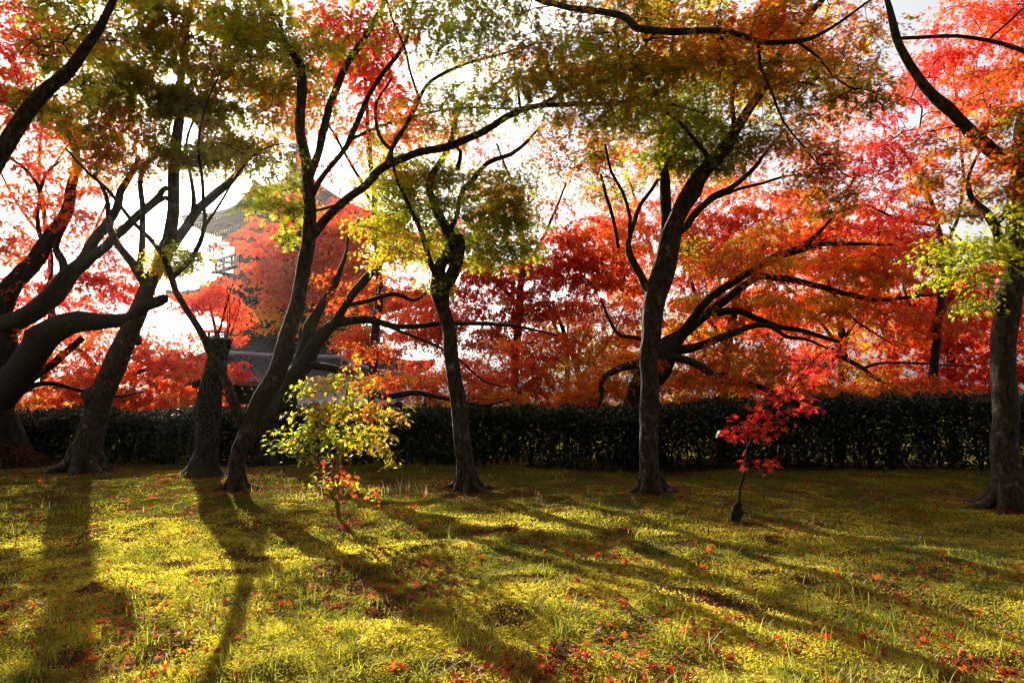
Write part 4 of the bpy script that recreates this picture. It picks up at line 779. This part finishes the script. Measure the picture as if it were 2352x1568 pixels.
def blades(P, H, W, lean, az, curl, col, seg=4):
    """arched grass blades, one strip each"""
    n = len(P); t = np.linspace(0, 1, seg+1)
    hx = (lean[:, None]*t+curl[:, None]*t**2)*H[:, None]; hz_ = H[:, None]*(t-.35*curl[:, None]*t**2)
    ca, sa = np.cos(az)[:, None], np.sin(az)[:, None]
    C = np.stack([P[:, :1]+hx*ca, P[:, 1:2]+hx*sa, P[:, 2:]+hz_], 2)
    w2 = (W[:, None]*(1-t**2*.92))/2
    L = C+np.stack([-sa*w2, ca*w2, 0*w2], 2); Rr = C-np.stack([-sa*w2, ca*w2, 0*w2], 2)
    V = np.stack([L, Rr], 2).reshape(n, -1, 3); k = np.arange(seg)*2
    f = np.stack([k, k+1, k+3, k+2], 1)
    Fq = (f[None]+(np.arange(n)*(seg+1)*2)[:, None, None]).reshape(-1, 4)
    return V.reshape(-1, 3), Fq, np.repeat(col, (seg+1)*2, 0)
def plant(px, py, label, n, H, col, name='plant'):
    p = gb(px, py); a = rng.uniform(0, 6.28, n)
    P = p+np.stack([rng.normal(0, .05, n), rng.normal(0, .05, n), np.full(n, -.01)], 1)
    V, Fq, c = blades(P, rng.uniform(.6, 1, n)*H, np.full(n, .014), rng.uniform(.1, .7, n), a, rng.uniform(.2, 1, n), np.array(col)*rng.uniform(.7, 1.3, (n, 1)))
    tag(mesh_obj(name, V, Fq, M_GRASS, None, c, origin=p), label, 'plant')
plant(116, 1036, 'bright green grassy tuft before the hedge near the heap of dead leaves', 60, .34, (.12, .26, .03))
plant(372, 1062, 'dark low leafy tuft by the hedge between the leaning maple and the ivy stump', 90, .26, (.03, .06, .02))
plant(1750, 1075, 'small shaded leafy tuft at the hedge foot behind the scarlet sapling', 60, .25, (.025, .05, .02))

# ------------------------------------------------------------------ temple buildings
def hip_roof(cx, cy, rz, top, eave, z0, z1, up, mats, root, ribs=34, sag=.28, name='roof', thick=.16):
    """four curved tiled slopes from a top rectangle to an eave rectangle, corners swept up; rafters below"""
    cr, sr = math.cos(rz), math.sin(rz)
    def P(x, y, z): return (cx+x*cr-y*sr, cy+x*sr+y*cr, z)
    V, Fq = [], []; nv = 9
    def sheet(off, tilewave):
        for side in range(4):
            ang = side*math.pi/2; ca, sa = round(math.cos(ang)), round(math.sin(ang))
            a1, d1 = (eave[1], eave[0]) if side % 2 == 0 else (eave[0], eave[1])
            a0, d0 = (top[1], top[0]) if side % 2 == 0 else (top[0], top[1])
            nu = ribs*4+1 if tilewave else 25; b0 = len(V)
            for j in range(nv):
                v = j/(nv-1); a = a0+(a1-a0)*v; d = d0+(d1-d0)*v
                for i in range(nu):
                    u = -1+2*i/(nu-1)
                    z = z0+(z1-z0)*(v+sag*math.sin(math.pi*v)*.6)+up*abs(u)**4*v*v
                    if tilewave: z += .05*abs(math.sin(math.pi*ribs*u*max(a, .3)/a1/1.0))*1.0
                    x, y = d, a*u
                    V.append(P(x*ca-y*sa, x*sa+y*ca, z+off))
            for j in range(nv-1):
                for i in range(nu-1):
                    q = b0+j*nu+i
                    Fq.append((q, q+nu, q+nu+1, q+1))
        return V, Fq
    sheet(0, True); rf = mesh_obj(name, V, Fq, mats[0], root, smooth=False)
    V.clear(); Fq.clear(); 
    sheet(-thick, False)
    # fascia closing tiles and soffit
    for side in range(4):
        ang = side*math.pi/2; ca, sa = round(math.cos(ang)), round(math.sin(ang))
        a1, d1 = (eave[1], eave[0]) if side % 2 == 0 else (eave[0], eave[1]); b0 = len(V)
        for i in range(25):
            u = -1+2*i/24; z = z1+up*abs(u)**4; x, y = d1+.01, (a1+.01)*u
            V.append(P(x*ca-y*sa, x*sa+y*ca, z-.01)); V.append(P(x*ca-y*sa, x*sa+y*ca, z-thick-.02))
        for i in range(24): Fq.append((b0+2*i, b0+2*i+1, b0+2*i+3, b0+2*i+2))
    sf = mesh_obj('soffit', V, Fq, mats[1], None); sub(sf, rf)
    return rf, P
def sub(o, rf):
    # a sub-part given in world coordinates under a part whose thing stands elsewhere
    t = rf.parent.location
    for v in o.data.vertices: v.co -= t
    o.parent = rf
def hips(P, top, eave, z0, z1, up, mat_, rf, sag=.28, r=.13):
    """ridge tiles running down the four corners"""
    for sx in (-1, 1):
        for sy in (-1, 1):
            V, Fq = [], []
            pts = []
            for v in np.linspace(0, 1, 8):
                z = z0+(z1-z0)*(v+sag*math.sin(math.pi*v)*.6)+up*v*v+.1
                pts.append((*P(sx*(top[0]+(eave[0]-top[0])*v), sy*(top[1]+(eave[1]-top[1])*v), z), r))
            tube(smooth_line(pts, .25), 8, V, Fq, .12, cap=True)
            o = mesh_obj('ridge', np.concatenate(V), np.concatenate(Fq), mat_, None); sub(o, rf)
def rafters(P, half, inner, z, zi, up, mat_, mtip, rf, nn=24, drop=.22, w=.09):
    L, T = [], []
    V, Fq, V2, F2 = [], [], [], []
    for side in range(4):
        ang = side*math.pi/2; ca, sa = round(math.cos(ang)), round(math.sin(ang))
        a1, d1 = (half[1], half[0]) if side % 2 == 0 else (half[0], half[1])
        di = inner[0] if side % 2 == 0 else inner[1]
        for i in range(nn):
            u = -1+2*(i+.5)/nn; zo = z+up*abs(u)**4-drop
            xo, y = d1-.12, a1*u*.97; b = len(V)
            for (x, zz) in ((di, zi-drop), (xo, zo)):
                for dy in (-w/2, w/2):
                    for dz in (-w/2, w/2): V.append(P(x*ca-(y+dy)*sa, x*sa+(y+dy)*ca, zz+dz))
            Fq += [tuple(b+k for k in f) for f in ((0,1,3,2),(4,6,7,5),(0,4,5,1),(2,3,7,6),(0,2,6,4),(1,5,7,3))]
            b = len(V2); 
            for x in (xo+.004, xo+.02):
                for dy in (-w/2, w/2):
                    for dz in (-w/2, w/2): V2.append(P(x*ca-(y+dy)*sa, x*sa+(y+dy)*ca, zo+dz))
            F2 += [tuple(b+k for k in f) for f in ((0,1,3,2),(4,6,7,5),(0,4,5,1),(2,3,7,6),(0,2,6,4),(1,5,7,3))]
    n1 = len(Fq); k = len(V)
    a = mesh_obj('eave_ribs', V+V2, Fq+[tuple(q+k for q in f) for f in F2], mat_, None); sub(a, rf)
    a.data.materials.append(mtip)
    a.data.polygons.foreach_set('material_index', np.array([0]*n1+[1]*len(F2), np.int32))

# pagoda
PY = 60.; K = 1.5; ZZ = lambda z: 1.3+(z-1.3)*K; pc = at(672, 900, PY); rzp = math.pi/4; PGz = float(gz(pc[0], PY))
root = empty('pagoda', (pc[0], PY, PGz), 'three-storey wooden pagoda with dark tiled roofs half hidden behind the red maples', 'pagoda')
q2 = 1/math.sqrt(2)
for (hd, ze, zr, hb, zb) in ((6.8*K, ZZ(10.9), ZZ(14.3), 2.6*K, ZZ(8.3)), (7.6*K, ZZ(6.4), ZZ(8.2), 2.8*K, ZZ(4.1)), (8.3*K, ZZ(2.3), ZZ(4.0), 3.0*K, PGz-.2)):
    e = hd*q2; tp = .25 if ze > 12 else hb
    rf, PP_ = hip_roof(pc[0], PY, rzp, (tp, tp), (e, e), zr, ze, 1.1, (M_TILE_DARK, M_WOOD), root, ribs=22)
    hips(PP_, (tp, tp), (e, e), zr, ze, 1.1, M_TILE_DARK, rf, r=.2)
    rafters(PP_, (e, e), (hb, hb), ze, ze+1.3, 1.1, M_WOOD, M_PLASTER, rf, 26, drop=.3, w=.13)
    rafters(PP_, (e*.8, e*.8), (hb, hb), ze-.15, ze+.75, .45, M_WOOD, M_PLASTER, rf, 22, drop=.6, w=.13)
    L = [((pc[0], PY, (zb+ze)/2), (hb*2, hb*2, ze-zb+.6), rzp)]
    V, Fq = boxes(L); mesh_obj('wall', V, Fq, M_WOOD, root)
    # bracket tiers
    L = []
    for k in range(3): L.append(((pc[0], PY, ze-1.35+.45*k), (hb*2+.75+.9*k, hb*2+.75+.9*k, .2), rzp))
    for side in range(4):
        for i in range(4):
            for k in range(3):
                u = -1+2*i/3; d = hb+.4+.45*k; a = rzp+side*math.pi/2
                x, y = d, hb*u*.95; L.append(((pc[0]+x*math.cos(a)-y*math.sin(a), PY+x*math.sin(a)+y*math.cos(a), ze-1.12+.45*k), (.75, .33, .25), a))
    V, Fq = boxes(L); mesh_obj('bracket', V, Fq, M_WOOD, root)
    if ze > 6:
        hr = hb+1.1; L = []
        for side in range(4):
            a = rzp+side*math.pi/2
            def bx_(x, y, z, s): L.append(((pc[0]+x*math.cos(a)-y*math.sin(a), PY+x*math.sin(a)+y*math.cos(a), z), s, a))
            bx_(hr, 0, zb+.07, (.5, hr*2+.7, .2)); bx_(hr, 0, zb+.63, (.15, hr*2+.3, .13)); bx_(hr, 0, zb+1.12, (.2, hr*2+1.3, .2))
            for i in range(7): bx_(hr, hr*(-1+2*i/6), zb+.6, (.18, .18, .93))
        V, Fq = boxes(L); mesh_obj('railing', V, Fq, M_WOOD, root)
zs = ZZ(14.2)
V, Fq = [], []
tube(smooth_line([(pc[0], PY, zs, .24), (pc[0], PY, zs+4.2, .15), (pc[0], PY, zs+10, .07)], .5), 10, V, Fq, cap=True)
sp = mesh_obj('spire', np.concatenate(V), np.concatenate(Fq), M_BRONZE, root)
V, Fq = [], []
for k in range(9):
    z = zs+1.8+k*.75; r = .93-.045*k
    tube(np.array([(pc[0], PY, z, .15), (pc[0], PY, z+.03, r), (pc[0], PY, z+.18, r), (pc[0], PY, z+.21, .15)], float), 18, V, Fq)
tube(np.array([(pc[0], PY, zs+.1, .75), (pc[0], PY, zs+.7, .9), (pc[0], PY, zs+1.1, .5)], float), 14, V, Fq)
o = mesh_obj('rings', np.concatenate(V), np.concatenate(Fq), M_BRONZE, None); sub(o, sp)

# temple hall: gabled corner showing between the maple trunks
HY = 25.; hc = at(655, 860, HY+4); hg = float(gz(hc[0], hc[1])); rzh = R(38)
root = empty('temple_hall', (hc[0], hc[1], hg), 'dark temple hall with grey tiled hip roof and white rafter ends seen between trunks', 'temple')
zE = 1.3+(900-884)/F*HY; zT = 1.3+(900-826)/F*HY
rf, PP_ = hip_roof(hc[0], hc[1], rzh, (2.4, .3), (4.6, 2.9), zT+.25, zE+.1, .4, (M_TILE_DARK, M_WOODR), root, ribs=20, thick=.14)
hips(PP_, (2.4, .3), (4.6, 2.9), zT+.25, zE+.1, .4, M_TILE, rf, r=.1)
rafters(PP_, (4.6, 2.9), (3.2, 1.7), zE+.1, zE+.5, .4, M_WOOD, M_PLASTER, rf, 26, drop=.26, w=.075)
rafters(PP_, (4.1, 2.5), (3.2, 1.7), zE-.12, zE+.3, .3, M_WOOD, M_PLASTER, rf, 22, drop=.26, w=.06)
V, Fq = boxes([((hc[0], hc[1], (hg+zE)/2), (6.2, 3.2, zE-hg+.5), rzh)]); mesh_obj('wall', V, Fq, M_WOOD, root)
L = []
for u in (-1, -.5, 0, .5, 1):
    for sy in (-1, 1):
        V, Fq = boxes([((*PP_(3.15*u, 1.66*sy, 0)[:2], (hg+zE)/2), (.2, .2, zE-hg+.3), rzh)]); mesh_obj('column', V, Fq, M_WOODR, root)
V, Fq = [], []
tube(smooth_line([(*PP_(-2.6, 0, zT+.35), .13), (*PP_(0, 0, zT+.32), .13), (*PP_(2.6, 0, zT+.35), .13)], .3), 8, V, Fq, .05, cap=True)
rd = mesh_obj('ridge', np.concatenate(V), np.concatenate(Fq), M_TILE, root)
L = []
for sx in (-1, 1): L += [((*PP_(2.68*sx, 0, 0)[:2], zT+.42), (.14, .42, .5), rzh), ((*PP_(2.72*sx, 0, 0)[:2], zT+.74), (.12, .2, .22), rzh), ((*PP_(2.72*sx, .2, 0)[:2], zT+.62), (.1, .1, .2), rzh+.5), ((*PP_(2.72*sx, -.2, 0)[:2], zT+.62), (.1, .1, .2), rzh-.5)]
for L_ in (L[:4], L[4:]):
    V, Fq = boxes(L_); o = mesh_obj('ridge_end_tile', V, Fq, M_TILE, None); sub(o, rd)

# low gate roof with pale tiles
GY = 17.; gc = at(775, 890, GY); gg = float(gz(gc[0], GY)); zE = 1.3-(938-900)/F*GY; zT = 1.3+(900-868)/F*GY
root = empty('gate_building', (gc[0], GY, gg), 'small gate with pale grey tiled roof low behind the sunlit sapling', 'gate')
rf, PP_ = hip_roof(gc[0], GY, R(12), (.9, .08), (1.55, .95), zT, zE+.06, .10, (M_TILE, M_WOOD), root, ribs=7, thick=.07, sag=.2)
hips(PP_, (.9, .08), (1.55, .95), zT, zE+.06, .10, M_TILE, rf, r=.055)
L = []
for sx in (-1, 1):
    for sy in (-1, 1):
        V, Fq = boxes([((*PP_(1.1*sx, .55*sy, 0)[:2], (gg+zE)/2), (.15, .15, zE-gg+.2), R(12))]); mesh_obj('column', V, Fq, M_WOOD, root)
V, Fq = boxes([((gc[0], GY, zE-.05), (2.3, 1.2, .12), R(12))]); mesh_obj('beam', V, Fq, M_WOOD, root)

# ------------------------------------------------------------------ moss, grass and fallen leaves
def screen_ground(n, y0=1062, y1=1720, x0=-800, x1=3150, power=1.0):
    """points on the lawn, evenly dense as the eye meets them"""
    px = rng.uniform(x0, x1, n); py = y0+(y1-y0)*rng.uniform(0, 1, n)**power
    a = (px-1176)/F; dy = (784-py)/F
    bb = math.cos(PITCH)-dy*math.sin(PITCH); cc = math.sin(PITCH)+dy*math.cos(PITCH)
    k = EYE/-cc
    for _ in range(5): k = (EYE-gz(a*k, bb*k))/-cc
    P = np.stack([a*k, bb*k, gz(a*k, bb*k)], 1)
    ok = (P[:, 1] < hedge_y(P[:, 0])+.4) & (P[:, 1] > 1.7)
    return P[ok]
P = screen_ground(1100000); d = P[:, 1]; n = len(P)
patch = noise2(P[:, 0]*.9, P[:, 1]*.9, 21)+.5*noise2(P[:, 0]*3, P[:, 1]*3, 22)
bare = (patch < -.62) & (rng.uniform(0, 1, n) < .75); P = P[~bare]; patch = patch[~bare]; d = P[:, 1]; n = len(P)
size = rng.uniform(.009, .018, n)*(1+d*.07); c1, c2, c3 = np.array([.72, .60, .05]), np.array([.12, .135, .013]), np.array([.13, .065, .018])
f = np.clip(.5+.5*noise2(P[:, 0]*1.6, P[:, 1]*1.6, 23)+.35*noise2(P[:, 0]*7, P[:, 1]*7, 24)-.17*np.clip(d-6.3, 0, 5)+rng.normal(0, .07, n), 0, 1)[:, None]  # moss darkens with distance: painted shade plus sparser, browner growth by the hedge
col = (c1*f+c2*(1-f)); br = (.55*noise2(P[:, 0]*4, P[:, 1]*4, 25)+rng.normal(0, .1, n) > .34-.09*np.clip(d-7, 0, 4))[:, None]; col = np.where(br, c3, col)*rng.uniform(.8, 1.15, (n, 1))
P[:, 2] += size*.25
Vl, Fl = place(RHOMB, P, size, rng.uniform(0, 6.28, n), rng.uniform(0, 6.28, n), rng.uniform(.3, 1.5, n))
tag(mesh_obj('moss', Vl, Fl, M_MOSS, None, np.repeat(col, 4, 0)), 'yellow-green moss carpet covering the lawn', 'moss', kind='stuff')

# grass: loose blades and tufts
P = screen_ground(22000, power=.9); P = P[rng.uniform(0, 1, len(P)) < .4+.5*noise2(P[:, 0]*.8, P[:, 1]*.8, 31)]
T = screen_ground(430, y0=1085); tufts = []; 
for p in T:
    k = int(rng.integers(5, 22)); q = p+np.stack([rng.normal(0, .03, k), rng.normal(0, .03, k), np.zeros(k)], 1); tufts.append(q)
nt_ = sum(len(q) for q in tufts); P = np.concatenate([P]+tufts); n = len(P)
H = rng.uniform(.04, .10, n); H[-nt_:] = rng.uniform(.06, .16, nt_)
g1, g2, g3 = np.array([.38, .40, .03]), np.array([.16, .22, .015]), np.array([.5, .42, .08])
f = rng.uniform(0, 1, (n, 1)); col = np.where(rng.uniform(0, 1, (n, 1)) < .08, g3, g1*f+g2*(1-f))*rng.uniform(.7, 1.2, (n, 1))
V, Fq, c = blades(P-[0, 0, .005], H, rng.uniform(.0025, .005, n)*(1+P[:, 1]*.08), rng.uniform(.02, .4, n), rng.uniform(0, 6.28, n), rng.uniform(.1, 1.0, n), col)
tag(mesh_obj('grass', V, Fq, M_GRASS, None, c), 'thin arching grass blades scattered through the moss', 'grass', kind='stuff')
# dry seed-head stalks
P = np.concatenate([gb(px, py)[None] for px, py in ((918,1130),(935,1128),(962,1132),(895,1134),(700,1150),(732,1142),(660,1120),(1240,1150),(980,1135),(870,1140))]); P = np.repeat(P, 5, 0)+rng.normal(0, .03, (50, 3))*[1, 1, 0]
V, Fq, c = blades(P, rng.uniform(.1, .22, 50), np.full(50, .006), rng.uniform(0, .25, 50), rng.uniform(0, 6.28, 50), rng.uniform(0, .4, 50), np.tile([.5, .38, .2], (50, 1)))
tag(mesh_obj('grass', V, Fq, M_GRASS, None, c), 'dry pale seed stalks', 'grass', kind='stuff')

# fallen maple leaves
P = screen_ground(27000, power=1.05); n = len(P)
k = noise2(P[:, 0]*1.6, P[:, 1]*1.6, 41)+.6*noise2(P[:, 0]*5, P[:, 1]*5, 42)
P = P[rng.uniform(0, 1, n) < np.clip(.24+.62*k, .03, 1)]; n = len(P)
feet = []
for (fx, fy), k in (((190, 1085), 260), ((470, 1092), 220), ((545, 1125), 160), ((1073, 1120), 200), ((1497, 1130), 240), ((2316, 1165), 220), ((1460, 1065), 160), ((780, 1192), 120), ((1695, 1196), 60)):
    c0 = gb(fx, fy); q = np.abs(rng.normal(0, .45, k))+.12; a = rng.uniform(0, 6.28, k)
    fx_, fy_ = c0[0]+q*np.cos(a), c0[1]+q*np.sin(a); feet.append(np.stack([fx_, fy_, gz(fx_, fy_)], 1))
bx_ = rng.uniform(-16, 14, 9000); by_ = hedge_y(bx_)+rng.uniform(.4, 7, 9000); feet.append(np.stack([bx_, by_, gz(bx_, by_)], 1))
P = np.concatenate([P]+feet); n = len(P)
P[:, 2] += rng.uniform(.008, .03, n); P = P[np.argsort(np.hypot(P[:, 0], P[:, 1]))]
cols = np.array([(.85,.06,.025),(.6,.03,.02),(.36,.03,.02),(.2,.05,.03),(.7,.14,.03),(.3,.15,.08)])
ci = rng.choice(6, n, p=[.24, .22, .2, .16, .08, .10]); col = cols[ci]*rng.uniform(.65, 1.2, (n, 1))
S = rng.uniform(.022, .046, n); yaw = rng.uniform(0, 6.28, n); td = rng.uniform(0, 6.28, n); tl = np.abs(rng.normal(0, .55, n))
inview = (np.abs(P[:, 0]/P[:, 1]) < .74) & (P[:, 1] > 2.9)
big = np.nonzero(inview)[0]; big = big[np.argsort(-(S[big]/P[big, 1]))][:300]; rest = np.setdiff1d(np.arange(n), big)
# curled template for the near ones
ST = (STAR7[0].copy(), STAR7[1]); ST[0][:, 2] += .55*(ST[0][:, 0]**2)-.25*ST[0][:, 1]**2
Vl, Fl = place(ST, P[rest], S[rest], yaw[rest], td[rest], tl[rest])
tag(mesh_obj('fallen_leaves', Vl, Fl, M_FALLEN, None, np.repeat(col[rest], len(ST[0]), 0)), 'red and brown fallen maple leaves strewn over the moss', 'leaves', kind='stuff')
kinds = [(ci[big] == j) for j in range(6)]; protos = {}
for j in range(6):
    for v in range(3):
        t = ST[0].copy(); t[:, 2] += .25*v*np.abs(t[:, 0])-.15*v*t[:, 1]
        me_o = None
        protos[(j, v)] = (t, cols[j]*(.75+.25*v))
made = {}
for i in big:
    key = (int(ci[i]), int(rng.integers(0, 3))); t, cc = protos[key]
    if key not in made:
        o = mesh_obj('fallen_leaf', t, ST[1], M_FALLEN, None, np.tile(cc, (len(t), 1)), origin=(0, 0, 0)); made[key] = o
    else:
        o = made[key].copy(); sc.collection.objects.link(o)
    o.location = tuple(P[i]); o.scale = (S[i],)*3
    o.rotation_euler = (tl[i]*math.cos(td[i]), tl[i]*math.sin(td[i]), yaw[i])
    o['label'] = 'fallen maple leaf lying on the moss, one of many scattered near the camera'; o['category'] = 'leaf'; o['group'] = 'fallen maple leaves scattered on the moss'

# ------------------------------------------------------------------ haze
m, nt = mat('glare_volume'); o_ = N(nt, 'ShaderNodeOutputMaterial'); pv = N(nt, 'ShaderNodeVolumePrincipled')  # scattering volume added to imitate lens glare round the sun
pv.inputs['Color'].default_value = (1, .97, .93, 1); pv.inputs['Density'].default_value = .0002; pv.inputs['Anisotropy'].default_value = .945
nt.links.new(pv.outputs[0], o_.inputs['Volume'])
V, Fq = boxes([((0, 20, 10), (620, 620, 30), 0)])
tag(mesh_obj('glare_haze', V, Fq, m), 'added thin volume imitating lens glare round the sun', 'glare_haze', kind='stuff')
